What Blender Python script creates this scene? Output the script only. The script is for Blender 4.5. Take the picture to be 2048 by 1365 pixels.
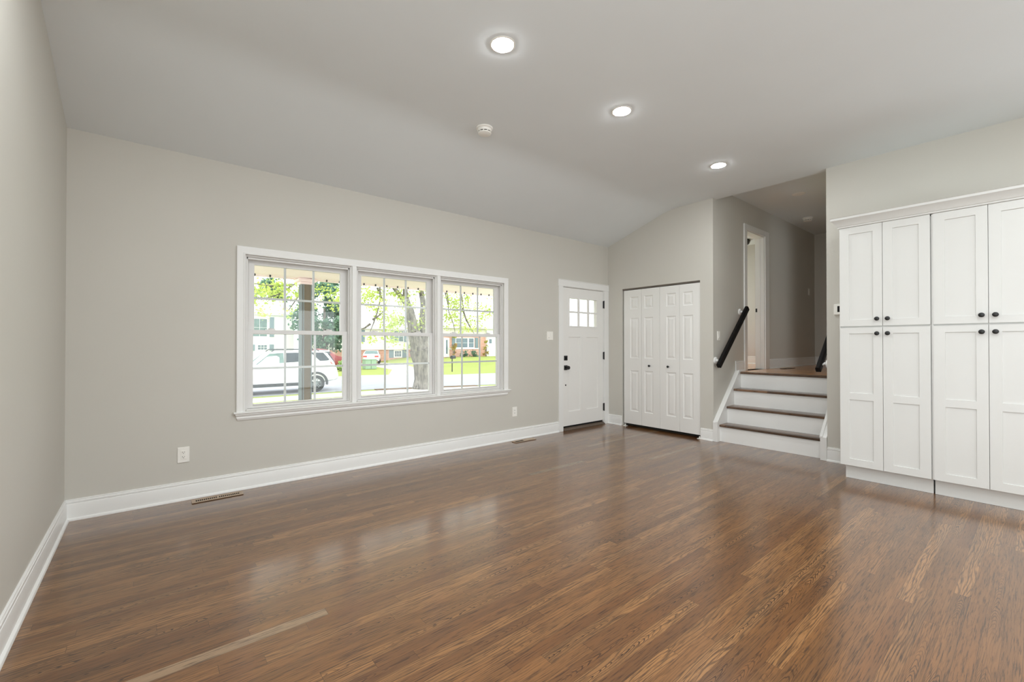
import bpy, bmesh, math, random
from mathutils import Vector, Matrix

S = bpy.context.scene
for o in list(bpy.data.objects):
    bpy.data.objects.remove(o)
COL = S.collection
random.seed(7)

# ------------------------------------------------------------------ camera
cam_d = bpy.data.cameras.new('camera')
cam = bpy.data.objects.new('camera', cam_d); COL.objects.link(cam)
cam_d.sensor_width = 36.0; cam_d.sensor_fit = 'HORIZONTAL'
cam_d.lens = 876.3 / 2048 * 36.0
cam_d.clip_start = 0.05; cam_d.clip_end = 400
AZ, PITCH = 0.6892, 0.0070
cam.location = (0, 0, 1.22)
cam.rotation_euler = (math.pi / 2 + PITCH, 0, -AZ)
S.camera = cam

# ------------------------------------------------------------------ sky, exposure
W = bpy.data.worlds.new('overcast_sky'); S.world = W; W.use_nodes = True
bg = W.node_tree.nodes['Background']
bg.inputs[0].default_value = (0.93, 0.98, 1.0, 1); bg.inputs[1].default_value = 3.3
S.view_settings.view_transform = 'Standard'; S.view_settings.look = 'None'
S.view_settings.exposure = 0.0; S.view_settings.gamma = 1.0
S.view_settings.use_curve_mapping = False
try:
    S.cycles.use_denoising = True
    S.cycles.max_bounces = 14; S.cycles.diffuse_bounces = 8; S.cycles.glossy_bounces = 4
    S.cycles.transparent_max_bounces = 16; S.cycles.transmission_bounces = 6
    S.cycles.sample_clamp_indirect = 8.0; S.cycles.caustics_reflective = False; S.cycles.caustics_refractive = False
except Exception:
    pass
LAMP = 300.0           # radiance of a lit recessed lens
LAMP_RGB = (0.95, 0.99, 1.0)

# ------------------------------------------------------------------ room numbers (metres)
XL, XW, D = -0.455, 5.458, 4.287          # left wall, closet/cabinet wall, window wall
HC, HK, YK = 2.718, 3.062, 3.2315         # ceiling at window wall, flat ceiling, crease
YC, YB = 2.6435, 1.4435                   # stair opening sides
ZL = 0.848                                # landing
YR = -4.2                                 # back of the room

def portal(loc, rot, sx, sy):
    l = bpy.data.lights.new('sky_portal', 'AREA'); l.shape = 'RECTANGLE'; l.size = sx; l.size_y = sy
    l.cycles.is_portal = True
    o = bpy.data.objects.new('sky_portal', l); COL.objects.link(o); o.location = loc; o.rotation_euler = rot
portal((2.0, D + 0.16, 1.34), (-math.pi / 2, 0, 0), 2.9, 1.42)
portal((XL - 0.2, -1.4, 1.24), (0, -math.pi / 2, 0), 2.46, 5.1)
portal((XW + 0.2, -2.4, 1.24), (0, math.pi / 2, 0), 2.5, 3.3)
portal((2.4, YR - 0.2, 1.1), (math.pi / 2, 0, 0), 3.6, 2.2)

# ------------------------------------------------------------------ helpers
def lin(c):
    c = c / 255.0
    return c / 12.92 if c <= 0.04045 else ((c + 0.055) / 1.055) ** 2.4
def rgb(r, g, b):
    return (lin(r), lin(g), lin(b), 1)

class G:
    """small node graph writer"""
    def __init__(s, name):
        s.m = bpy.data.materials.new(name); s.m.use_nodes = True
        s.t = s.m.node_tree; s.n = s.t.nodes; s.b = s.n['Principled BSDF']; s.out = s.n['Material Output']
    def put(s, sock, v):
        if hasattr(v, 'is_output') or isinstance(v, bpy.types.NodeSocket): s.t.links.new(v, sock)
        elif v is not None: sock.default_value = v
    def math(s, op, a, b=None, c=None, clamp=False):
        n = s.n.new('ShaderNodeMath'); n.operation = op; n.use_clamp = clamp
        s.put(n.inputs[0], a); s.put(n.inputs[1], b); s.put(n.inputs[2], c); return n.outputs[0]
    def xyz(s, x, y, z):
        n = s.n.new('ShaderNodeCombineXYZ'); s.put(n.inputs[0], x); s.put(n.inputs[1], y); s.put(n.inputs[2], z); return n.outputs[0]
    def coord(s):
        n = s.n.new('ShaderNodeNewGeometry'); return n.outputs['Position']
    def objco(s):
        n = s.n.new('ShaderNodeTexCoord'); return n.outputs['Object']
    def sep(s, v):
        n = s.n.new('ShaderNodeSeparateXYZ'); s.put(n.inputs[0], v); return n.outputs
    def noise(s, v, scale, detail=2.0, rough=0.5, dist=0.0):
        n = s.n.new('ShaderNodeTexNoise'); s.put(n.inputs['Vector'], v); s.put(n.inputs['Scale'], scale)
        s.put(n.inputs['Detail'], detail); s.put(n.inputs['Roughness'], rough); s.put(n.inputs['Distortion'], dist); return n.outputs['Fac']
    def white(s, v, dim='1D'):
        n = s.n.new('ShaderNodeTexWhiteNoise'); n.noise_dimensions = dim
        if dim == '1D': s.put(n.inputs['W'], v)
        else: s.put(n.inputs['Vector'], v)
        return n.outputs
    def ramp(s, f, stops, interp='LINEAR'):
        n = s.n.new('ShaderNodeValToRGB'); s.put(n.inputs[0], f); e = n.color_ramp.elements; n.color_ramp.interpolation = interp
        while len(e) < len(stops): e.new(0.5)
        for k, (p, c) in enumerate(stops): e[k].position = p; e[k].color = c if len(c) == 4 else (*c, 1)
        return n.outputs[0]
    def mix(s, f, a, b, mode='MIX'):
        n = s.n.new('ShaderNodeMix'); n.data_type = 'RGBA'; n.blend_type = mode
        s.put(n.inputs[0], f); s.put(n.inputs[6], a); s.put(n.inputs[7], b); return n.outputs[2]
    def bump(s, h, strength=0.2, dist=0.01):
        n = s.n.new('ShaderNodeBump'); s.put(n.inputs['Height'], h); n.inputs['Strength'].default_value = strength
        n.inputs['Distance'].default_value = dist; s.t.links.new(n.outputs[0], s.b.inputs['Normal'])
    def set(s, **k):
        for a, v in k.items():
            s.put(s.b.inputs[{'col': 'Base Color', 'rough': 'Roughness', 'metal': 'Metallic', 'spec': 'Specular IOR Level', 'coat': 'Coat Weight', 'crough': 'Coat Roughness', 'emc': 'Emission Color', 'ems': 'Emission Strength'}[a]], v)
        return s.m

def paint(name, c, rough=0.5, var=0.03, scale=3.0, bump=0.0, bscale=200.0, metal=0.0, spec=0.5):
    g = G(name); p = g.coord(); f = g.noise(p, scale, 3)
    dk = tuple(x * (1 - var) for x in c[:3]) + (1,); lt = tuple(min(1, x * (1 + var)) for x in c[:3]) + (1,)
    g.set(col=g.ramp(f, [(0.3, dk), (0.7, lt)]), rough=rough, metal=metal, spec=spec)
    if bump: g.bump(g.noise(p, bscale, 2), bump, 0.001)
    return g.m

M = {}
M['wall'] = paint('greige_wall_paint', rgb(202, 199, 191), 0.62, 0.012, 1.5, 0.08, 260)
M['ceiling'] = paint('white_ceiling_paint', rgb(228, 233, 235), 0.9, 0.01, 2, 0.08, 220, spec=0.2)
M['trim'] = paint('white_trim_paint', rgb(233, 233, 231), 0.32, 0.008)
M['door'] = paint('white_door_paint', rgb(232, 231, 228), 0.4, 0.008)
M['cabinet'] = paint('white_cabinet_lacquer', rgb(213, 213, 210), 0.36, 0.008)
M['vinyl'] = paint('white_window_vinyl', rgb(222, 221, 219), 0.35, 0.008)
M['plastic'] = paint('white_switch_plastic', rgb(240, 238, 232), 0.35, 0.008)
M['black'] = paint('matte_black_metal', rgb(17, 17, 18), 0.42, 0.1, 20)
M['blackwood'] = paint('black_painted_wood', rgb(12, 11, 12), 0.5, 0.15, 30, spec=.25)
M['dark'] = paint('dark_void', rgb(18, 16, 15), 0.9, 0.1)
M['bronze'] = paint('bronze_threshold', rgb(92, 78, 66), 0.45, 0.15, 30)
M['register'] = paint('tan_register_metal', rgb(168, 145, 121), 0.4, 0.06, 20)
M['aluminium'] = paint('track_aluminium', rgb(120, 112, 104), 0.4, 0.05, metal=0.6)
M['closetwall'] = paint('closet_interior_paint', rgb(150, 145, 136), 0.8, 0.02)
M['room_far'] = paint('beige_bedroom_paint', rgb(200, 196, 190), 0.7, 0.015)

def wood_floor(name, tones, wd, grain_dark, rough, along='X', light_p=0.992, light=(0.30, 0.195, 0.115)):
    g = G(name); P = g.sep(g.coord())
    x, y = (P[0], P[1]) if along == 'X' else (P[1], P[0])
    yr = g.math('DIVIDE', y, wd); row = g.math('FLOOR', yr); fy = g.math('FRACT', yr)
    r1 = g.white(row)[0]; r2 = g.white(g.math('ADD', row, 0.37))[0]
    L = g.math('MULTIPLY_ADD', r2, 1.2, 0.7)
    xs = g.math('DIVIDE', g.math('MULTIPLY_ADD', r1, 9.7, x), L)
    colid = g.math('FLOOR', xs); fx = g.math('MULTIPLY', g.math('FRACT', xs), L)
    idv = g.white(g.xyz(row, colid, 3.1), '3D'); idf = idv[0]; ids = g.sep(idv[1])
    base = g.ramp(idf, tones)
    base = g.mix(g.math('GREATER_THAN', ids[2], light_p), base, (*light, 1))
    off = g.math('MULTIPLY', idf, 57.0)
    # slow colour drift inside a board
    drift = g.noise(g.xyz(g.math('ADD', g.math('MULTIPLY', x, 1.3), off), g.math('MULTIPLY', yr, 0.9), off), 1.0, 2)
    base = g.mix(g.math('MULTIPLY', g.math('SUBTRACT', drift, 0.38, clamp=True), 1.0, clamp=True), base, (0.036, 0.024, 0.017, 1))
    # straight pores
    pores = g.noise(g.xyz(g.math('ADD', g.math('MULTIPLY', x, 9.0), off), g.math('MULTIPLY', y, 190.0), off), 1.0, 3, 0.65)
    pm = g.ramp(pores, [(0.50, (0, 0, 0)), (0.66, (1, 1, 1))])
    base = g.mix(g.math('MULTIPLY', pm, 0.74), base, grain_dark)
    # growth bands that meander along the board
    wob = g.noise(g.xyz(g.math('ADD', g.math('MULTIPLY', x, 2.2), off), g.math('MULTIPLY', fy, 1.1), off), 1.0, 2)
    band = g.math('SINE', g.math('ADD', g.math('MULTIPLY', wob, 40.0), g.math('MULTIPLY', fy, 30.0)))
    bandm = g.ramp(band, [(0.15, (0, 0, 0)), (0.95, (1, 1, 1))])
    base = g.mix(g.math('MULTIPLY', bandm, g.math('MULTIPLY', ids[0], 0.60)), base, grain_dark)
    # cathedral arches on some boards
    cy = g.math('SUBTRACT', fy, 0.5); cy2 = g.math('MULTIPLY', g.math('MULTIPLY', cy, cy), 3.0)
    dn = g.noise(g.xyz(g.math('ADD', g.math('MULTIPLY', x, 4.0), off), g.math('MULTIPLY', fy, 1.6), off), 1.0, 2)
    arch = g.math('SINE', g.math('MULTIPLY', g.math('ADD', g.math('ADD', g.math('MULTIPLY', x, 2.2), cy2), g.math('MULTIPLY', dn, 0.55)), 62.0))
    archm = g.ramp(arch, [(0.45, (0, 0, 0)), (0.9, (1, 1, 1))])
    patch = g.noise(g.xyz(g.math('ADD', g.math('MULTIPLY', x, 1.6), off), off, row), 1.0, 1)
    sel = g.math('MULTIPLY', g.math('GREATER_THAN', ids[1], 0.5), g.ramp(patch, [(0.42, (0, 0, 0)), (0.6, (1, 1, 1))]))
    base = g.mix(g.math('MULTIPLY', g.math('MULTIPLY', archm, sel), 0.86), base, grain_dark)
    # joints
    edge = g.math('MAXIMUM', g.math('LESS_THAN', fy, 0.022), g.math('LESS_THAN', fx, 0.0018))
    base = g.mix(g.math('MULTIPLY', edge, 0.55), base, (0.02, 0.013, 0.009, 1))
    rr = g.math('MULTIPLY_ADD', g.noise(g.coord(), 2.0, 2), 0.10, rough - 0.05)
    g.set(col=base, rough=rr, spec=0.12, coat=1.0, crough=0.17)
    g.bump(g.math('SUBTRACT', g.math('MULTIPLY', pm, -0.4), edge), 0.12, 0.001)
    return g.m
M['floor'] = wood_floor('dark_oak_strip_floor',
    [(0.0, rgb(113, 75, 44)), (0.25, rgb(124, 85, 50)), (0.6, rgb(135, 94, 57)), (0.85, rgb(144, 102, 62)), (1.0, rgb(154, 111, 70))],
    0.0572, rgb(44, 31, 24), 0.30)
M['tread'] = wood_floor('dark_oak_stair_tread',
    [(0.0, rgb(92, 68, 51)), (0.5, rgb(118, 88, 65)), (1.0, rgb(140, 105, 78))], 0.09, rgb(48, 36, 28), 0.3, 'Y', 2.0)
M['landing'] = wood_floor('golden_oak_landing_floor',
    [(0.0, rgb(222, 150, 84)), (0.5, rgb(238, 168, 98)), (1.0, rgb(247, 184, 112))], 0.0572, rgb(128, 82, 46), 0.3, 'X', 2.0)

def glass_mat(name, tint=(1, 1, 1, 1)):
    g = G(name); g.n.remove(g.b)
    tr = g.n.new('ShaderNodeBsdfTransparent'); tr.inputs[0].default_value = tint
    gl = g.n.new('ShaderNodeBsdfGlossy'); gl.inputs['Roughness'].default_value = 0.02
    lw = g.n.new('ShaderNodeLayerWeight'); lw.inputs[0].default_value = 0.5      # Facing is the same from both sides of the sheet
    fr = g.math('MULTIPLY_ADD', g.math('POWER', lw.outputs['Facing'], 5.0), 0.96, 0.04)
    mx = g.n.new('ShaderNodeMixShader'); g.t.links.new(fr, mx.inputs[0])
    g.t.links.new(tr.outputs[0], mx.inputs[1]); g.t.links.new(gl.outputs[0], mx.inputs[2]); g.t.links.new(mx.outputs[0], g.out.inputs[0])
    return g.m
M['glass'] = glass_mat('clear_window_glass', (0.97, 0.985, 0.98, 1))
def emis(name, c, s):
    g = G(name); g.n.remove(g.b); e = g.n.new('ShaderNodeEmission'); e.inputs[0].default_value = (*c, 1); e.inputs[1].default_value = s
    g.t.links.new(e.outputs[0], g.out.inputs[0]); return g.m
M['lens'] = emis('lit_lens', LAMP_RGB, LAMP)

ORG = {}
class MB:
    def __init__(s): s.bm = bmesh.new()
    def face(s, pts):
        return s.bm.faces.new([s.bm.verts.new(p) for p in pts])
    def box(s, x0, x1, y0, y1, z0, z1):
        x0, x1 = sorted((x0, x1)); y0, y1 = sorted((y0, y1)); z0, z1 = sorted((z0, z1))
        v = [s.bm.verts.new((x, y, z)) for x in (x0, x1) for y in (y0, y1) for z in (z0, z1)]
        for f in ((0, 1, 3, 2), (4, 6, 7, 5), (0, 4, 5, 1), (2, 3, 7, 6), (0, 2, 6, 4), (1, 5, 7, 3)): s.bm.faces.new([v[i] for i in f])
        return s
    def prism(s, pts, vec):
        a = [s.bm.verts.new(p) for p in pts]; b = [s.bm.verts.new(Vector(p) + Vector(vec)) for p in pts]
        s.bm.faces.new(a); s.bm.faces.new(b[::-1]); n = len(a)
        for i in range(n): s.bm.faces.new([a[i], b[i], b[(i + 1) % n], a[(i + 1) % n]])
        return s
    def lathe(s, prof, o, axis=(0, 0, 1), seg=24, sy=1.0):
        ax = Vector(axis).normalized(); u = ax.orthogonal().normalized()
        if abs(ax.z) < 0.5: u = Vector((0, 0, 1)) - ax * ax.z; u.normalize()
        w = ax.cross(u); o = Vector(o); rings = []
        for r, h in prof:
            if r < 1e-6: rings.append([s.bm.verts.new(o + ax * h)])
            else: rings.append([s.bm.verts.new(o + ax * h + u * (r * math.cos(2 * math.pi * k / seg)) + w * (r * sy * math.sin(2 * math.pi * k / seg))) for k in range(seg)])
        for a, b in zip(rings, rings[1:]):
            for k in range(seg):
                q = (k + 1) % seg
                if len(a) == 1 and len(b) == 1: continue
                if len(a) == 1: s.bm.faces.new([a[0], b[k], b[q]])
                elif len(b) == 1: s.bm.faces.new([a[k], a[q], b[0]])
                else: s.bm.faces.new([a[k], a[q], b[q], b[k]])
        if len(rings[0]) > 1: s.bm.faces.new(rings[0][::-1])
        if len(rings[-1]) > 1: s.bm.faces.new(rings[-1])
        return s
    def tube(s, pts, rad, seg=8):
        pts = [Vector(p) for p in pts]; rings = []
        for i, p in enumerate(pts):
            d = (pts[min(i + 1, len(pts) - 1)] - pts[max(i - 1, 0)]).normalized(); u = d.cross(Vector((0.13, 1, 0.07))).normalized(); w = d.cross(u)
            r = rad[i] if isinstance(rad, (list, tuple)) else rad
            rings.append([s.bm.verts.new(p + u * (r * math.cos(2 * math.pi * k / seg)) + w * (r * math.sin(2 * math.pi * k / seg))) for k in range(seg)])
        for a, b in zip(rings, rings[1:]):
            for k in range(seg): s.bm.faces.new([a[k], a[(k + 1) % seg], b[(k + 1) % seg], b[k]])
        s.bm.faces.new(rings[0][::-1]); s.bm.faces.new(rings[-1]); return s
    def plate(s, T, u0, u1, v0, v1, th, panels=(), rings=None):
        """slab with front at w=0 and back at w=-th; panels are recessed through `rings` [(inset, w)...]; rings None = through holes. T maps (u,v,w)."""
        us = sorted({u0, u1, *[q for p in panels for q in p[:2]]}); vs = sorted({v0, v1, *[q for p in panels for q in p[2:]]})
        V = {}
        def vt(u, v, w):
            k = (round(u, 6), round(v, 6), round(w, 6))
            if k not in V: V[k] = s.bm.verts.new(T(u, v, w))
            return V[k]
        def inside(u, v): return any(p[0] < u < p[1] and p[2] < v < p[3] for p in panels)
        solid = lambda i, j: 0 <= i < len(us) - 1 and 0 <= j < len(vs) - 1 and not inside((us[i] + us[i + 1]) / 2, (vs[j] + vs[j + 1]) / 2)
        for i in range(len(us) - 1):
            for j in range(len(vs) - 1):
                a, b, c, d = us[i], us[i + 1], vs[j], vs[j + 1]; so = solid(i, j)
                if so: s.bm.faces.new([vt(a, c, 0), vt(b, c, 0), vt(b, d, 0), vt(a, d, 0)])
                if so or rings is not None: s.bm.faces.new([vt(a, c, -th), vt(a, d, -th), vt(b, d, -th), vt(b, c, -th)])
                if so:
                    for (di, dj, p, q) in ((-1, 0, (a, c), (a, d)), (1, 0, (b, d), (b, c)), (0, -1, (b, c), (a, c)), (0, 1, (a, d), (b, d))):
                        ii, jj = i + di, j + dj; outer = not (0 <= ii < len(us) - 1 and 0 <= jj < len(vs) - 1)
                        if outer or (rings is None and not solid(ii, jj)):
                            s.bm.faces.new([vt(*p, 0), vt(*q, 0), vt(*q, -th), vt(*p, -th)])
        if rings is not None:
            for p in panels:
                loops = []
                for ins, w in [(0, 0)] + list(rings):
                    x0, x1, y0, y1 = p[0] + ins, p[1] - ins, p[2] + ins, p[3] - ins
                    if ins == 0 and w == 0:
                        L = [vt(u, y0, 0) for u in us if x0 <= u <= x1] + [vt(x1, v, 0) for v in vs if y0 < v <= y1] + [vt(u, y1, 0) for u in us[::-1] if x0 <= u < x1] + [vt(x0, v, 0) for v in vs[::-1] if y0 < v < y1]
                        L = [vt(x0, y0, 0), vt(x1, y0, 0), vt(x1, y1, 0), vt(x0, y1, 0)]
                    else: L = [s.bm.verts.new(T(*q, w)) for q in ((x0, y0), (x1, y0), (x1, y1), (x0, y1))]
                    loops.append(L)
                for a, b in zip(loops, loops[1:]):
                    for k in range(4): s.bm.faces.new([a[k], a[(k + 1) % 4], b[(k + 1) % 4], b[k]])
                s.bm.faces.new(loops[-1])
        return s
    def build(s, name, mat, parent=None, smooth=0, bevel=0.0, loc=None, recalc=True):
        bm = s.bm
        if recalc: bmesh.ops.recalc_face_normals(bm, faces=bm.faces[:])
        if parent is not None: o0 = ORG[parent]
        elif loc is not None: o0 = Vector(loc)
        else:
            c = [v.co for v in bm.verts]; mn = [min(p[i] for p in c) for i in range(3)]; mx = [max(p[i] for p in c) for i in range(3)]
            o0 = Vector(((mn[0] + mx[0]) / 2, (mn[1] + mx[1]) / 2, mn[2]))
        bmesh.ops.translate(bm, verts=bm.verts[:], vec=-o0)
        me = bpy.data.meshes.new(name); bm.to_mesh(me); bm.free()
        me.materials.append(M[mat] if isinstance(mat, str) else mat)
        ob = bpy.data.objects.new(name, me); COL.objects.link(ob)
        if parent is not None: ob.parent = parent
        else: ob.location = o0
        ORG[ob] = o0
        if smooth:
            for p in me.polygons: p.use_smooth = True
            me.set_sharp_from_angle(angle=math.radians(smooth))
        if bevel:
            b = ob.modifiers.new('bevel', 'BEVEL'); b.width = bevel; b.segments = 2; b.limit_method = 'ANGLE'; b.angle_limit = math.radians(40)
        return ob
def tag(o, label, cat, group=None, kind=None):
    o['label'] = label; o['category'] = cat
    if group: o['group'] = group
    if kind: o['kind'] = kind
    return o
def root(name, loc, label, cat, group=None, kind=None):
    o = bpy.data.objects.new(name, None); COL.objects.link(o); o.location = loc; o.empty_display_size = 0.1
    ORG[o] = Vector(loc); return tag(o, label, cat, group, kind)
def kids(o): return [c for c in bpy.data.objects if c.parent == o]
def dup(o, loc, label, group=None, rotz=0.0):
    def cp(a, p):
        c = a.copy(); COL.objects.link(c)
        if p is not None: c.parent = p
        for k in kids(a): cp(k, c)
        return c
    r = cp(o, None); r.location = loc; r.rotation_euler[2] = rotz; r['label'] = label
    if group: r['group'] = group
    return r
def box1(name, mat, b, parent=None, bevel=0.0):
    return MB().box(*b).build(name, mat, parent, bevel=bevel)
ST = 'structure'
def profile_run(prof, a, b, out):
    """prof = [(distance from wall, z)]; a,b = run ends on the wall face at floor; out = unit vector into the room"""
    a, b, out = Vector(a), Vector(b), Vector(out)
    return MB().prism([a + out * d + Vector((0, 0, z)) for d, z in prof], b - a)

# ------------------------------------------------------------------ shell
tag(box1('floor', 'floor', (XL - .1, XW + .1, YR - .1, D + .1, -.12, 0)), 'dark brown oak strip floor of the whole room', 'floor', kind=ST)
# ceiling: sloped strip by the windows, then flat
SL = (HK - HC) / (D - YK); CR = .16             # crease rounded to soften the shading line across the ceiling
arc = []
for k in range(9):
    t = k / 8; p0, p1, p2 = (YK + CR, HK - CR * SL), (YK, HK), (YK - CR, HK)
    arc.append((XL - .1, *[(1 - t) ** 2 * p0[i] + 2 * t * (1 - t) * p1[i] + t * t * p2[i] for i in (0, 1)]))
c = MB().prism([(XL - .1, D + .12, HC - .12 * SL), *arc, (XL - .1, YR - .1, HK), (XL - .1, YR - .1, HK + .32), (XL - .1, D + .12, HK + .32)], (XW + .093 - XL + .1, 0, 0))
tag(c.build('ceiling', 'ceiling', smooth=20), 'plain grey-white ceiling sloping down to the window wall', 'ceiling', kind=ST)
w = MB().plate(lambda u, v, w: (XL + w, u, v), YR, D + .12, 0, HK + .1, .12, [(-3.9, 1.1, .02, 2.45)])  # unseen opening added to throw daylight on closet wall, cabinets and risers
tag(w.build('wall_left', 'wall'), 'blank greige wall at the left edge of the room', 'wall', kind=ST)
WIN = [(0.606, 1.513), (1.549, 2.452), (2.490, 3.402)]; WZ0, WZ1 = 0.655, 1.986
Tf = lambda u, v, w: (u, D - w, v)
w = MB().plate(Tf, XL, XW + .1, 0, HC + .05, .14, [(WIN[0][0], WIN[2][1], WZ0, WZ1), (4.448, 5.356, 0, 2.031)])
tag(w.build('wall_front', 'wall', recalc=True), 'greige wall holding the triple window and front door', 'wall', kind=ST)
Tr = lambda u, v, w: (XW - w, u, v)
w = MB().plate(Tr, YC, D, 0, HK + .05, .1, [(2.813, 4.022, 0, 2.044)])
tag(w.build('wall_closet', 'wall'), 'greige wall around the white folding closet doors', 'wall', kind=ST)
w = MB().plate(lambda u, v, w: (XW - w, u, v), YR, YB, 0, HK + .05, .1, [(-4.0, -.8, .02, 2.5)])  # unseen opening added so daylight brightens the left wall
tag(w.build('wall_right', 'wall'), 'greige wall behind the tall white cabinets', 'wall', kind=ST)
w = MB().plate(lambda u, v, w: (u, YR + w, v), XL, XW, 0, HK + .1, .14, [(0.7, 4.1, 0.02, 2.15)])  # unseen opening added to let sky light in from behind
tag(w.build('wall_back', 'wall'), 'greige wall behind the camera with an added wide opening for sky light', 'wall', kind=ST)
# upper hall
w = MB().plate(lambda u, v, w: (u, YB - .1 + w, v), XW + .1, 9.4, 0, 3.3, -.1, [(7.3, 8.0, ZL, 2.88)])
tag(w.build('wall_hall_right', 'wall'), 'hall wall hidden behind the cabinet wall', 'wall', kind=ST)
w = MB(); w.box(6.5, 6.6, -1.7, YB - .1, .6, 3.3); w.box(9.0, 9.1, -1.7, YB - .1, .6, 3.3); w.box(6.5, 9.1, -1.7, YB - .1, .7, ZL); w.box(6.5, 9.1, -1.7, YB - .1, 3.22, 3.3)  # unseen room with a window, added to bring daylight into the hall
w.plate(lambda u, v, w: (u, -1.6 + w, v), 6.6, 9.0, ZL, 3.22, .1, [(7.0, 8.4, 1.3, 2.9)])
tag(w.build('wall_side_room', 'room_far'), 'unseen side room added to light the hall, hidden behind the cabinets', 'wall', kind=ST)
w = MB().plate(lambda u, v, w: (u, YC - w, v), XW + .1, 9.3, 0, 3.3, .12, [(6.42, 7.06, ZL, 2.825)])
tag(w.build('wall_hall_left', 'wall'), 'shaded greige wall along the stairs and upper hall', 'wall', kind=ST)
tag(box1('wall_hall_end', 'wall', (9.3, 9.4, YB, YC + .1, 0.6, 3.3)), 'dark greige wall at the end of the upper hall', 'wall', kind=ST)
tag(box1('ceiling_hall', 'ceiling', (XW + .093, 9.4, YB - .1, YC + .12, 3.21, 3.36)), 'dim ceiling of the upper hall', 'ceiling', kind=ST)
# landing floor and room beyond
tag(box1('floor_landing', 'landing', (6.125, 9.3, YB, YC + .12, ZL - .12, ZL)), 'golden oak floor of the upper landing', 'floor', kind=ST)
tag(box1('floor_bedroom', 'landing', (6.3, 8.7, YC + .12, 4.25, ZL - .12, ZL)), 'golden oak floor of the room past the hall doorway', 'floor', kind=ST)
tag(box1('wall_bedroom_end', 'room_far', (8.7, 8.8, YC + .12, 4.35, ZL - .1, 3.3)), 'beige wall seen through the hall doorway', 'wall', kind=ST)
tag(box1('wall_bedroom_side', 'room_far', (6.2, 6.3, YC + .12, 4.35, ZL - .1, 3.3)), 'bedroom wall hidden beside the closet', 'wall', kind=ST)
w = MB().plate(lambda u, v, w: (u, 4.25 - w, v), 6.3, 8.7, ZL - .1, 3.3, .1, [(6.6, 8.55, 1.2, 2.95)])
tag(w.build('wall_bedroom_front', 'room_far'), 'bedroom window wall hidden from view', 'wall', kind=ST)
tag(box1('ceiling_bedroom', 'ceiling', (6.2, 8.8, YC + .12, 4.35, 3.085, 3.2)), 'pale ceiling of the room past the hall doorway', 'ceiling', kind=ST)
# closet inside
w = MB(); w.box(6.12, 6.2, YC + .12, D, 0, 2.5); w.box(XW + .1, 6.2, YC + .12, D, 2.42, 2.5); w.box(XW + .1, 6.2, YC + .12, YC + .125, 0, 2.5); w.box(XW + .1, 6.2, D - .02, D, 0, 2.5); w.box(XW + .1, 6.2, YC + .12, D, -.1, 0)
tag(w.build('wall_closet_inside', 'closetwall'), 'dark inside of the closet behind the folding doors', 'wall', kind=ST)

# baseboards
BASE = [(0, 0), (.027, 0), (.027, .006), (.024, .013), (.017, .0185), (.014, .019), (.014, .108), (.0125, .113), (.009, .116), (.0115, .119), (.0125, .124), (.0115, .131), (.007, .136), (.0095, .139), (.008, .1435), (.004, .145), (0, .145)]
def base(name, a, b, out, label): tag(profile_run(BASE, a, b, out).build(name, 'trim', smooth=25), label, 'baseboard', kind=ST)
base('baseboard_left', (XL, 1.15, 0), (XL, D, 0), (1, 0, 0), 'white baseboard along the left wall')
base('baseboard_front', (XL, D, 0), (4.361, D, 0), (0, -1, 0), 'long white baseboard under the triple window')
base('baseboard_closet_left', (XW, D, 0), (XW, 4.03, 0), (-1, 0, 0), 'short white baseboard between front door and closet')
base('baseboard_closet_right', (XW, 2.806, 0), (XW, YC, 0), (-1, 0, 0), 'short white baseboard between closet and stairs')
base('baseboard_right', (XW, YB, 0), (XW, 1.19, 0), (-1, 0, 0), 'short white baseboard between stairs and cabinets')
base('baseboard_hall_near', (6.075, YC, ZL), (6.335, YC, ZL), (0, -1, 0), 'short white baseboard at the top of the stairs, left of the doorway')
base('baseboard_hall_far', (7.21, YC, ZL), (9.3, YC, ZL), (0, -1, 0), 'white baseboard of the upper hall right of the doorway')
base('baseboard_hall_end', (9.3, YB, ZL), (9.3, YC, ZL), (-1, 0, 0), 'white baseboard on the hall end wall')
base('baseboard_bedroom', (8.7, YC + .12, ZL), (8.7, 4.25, ZL), (-1, 0, 0), 'white baseboard seen through the hall doorway')

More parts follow.
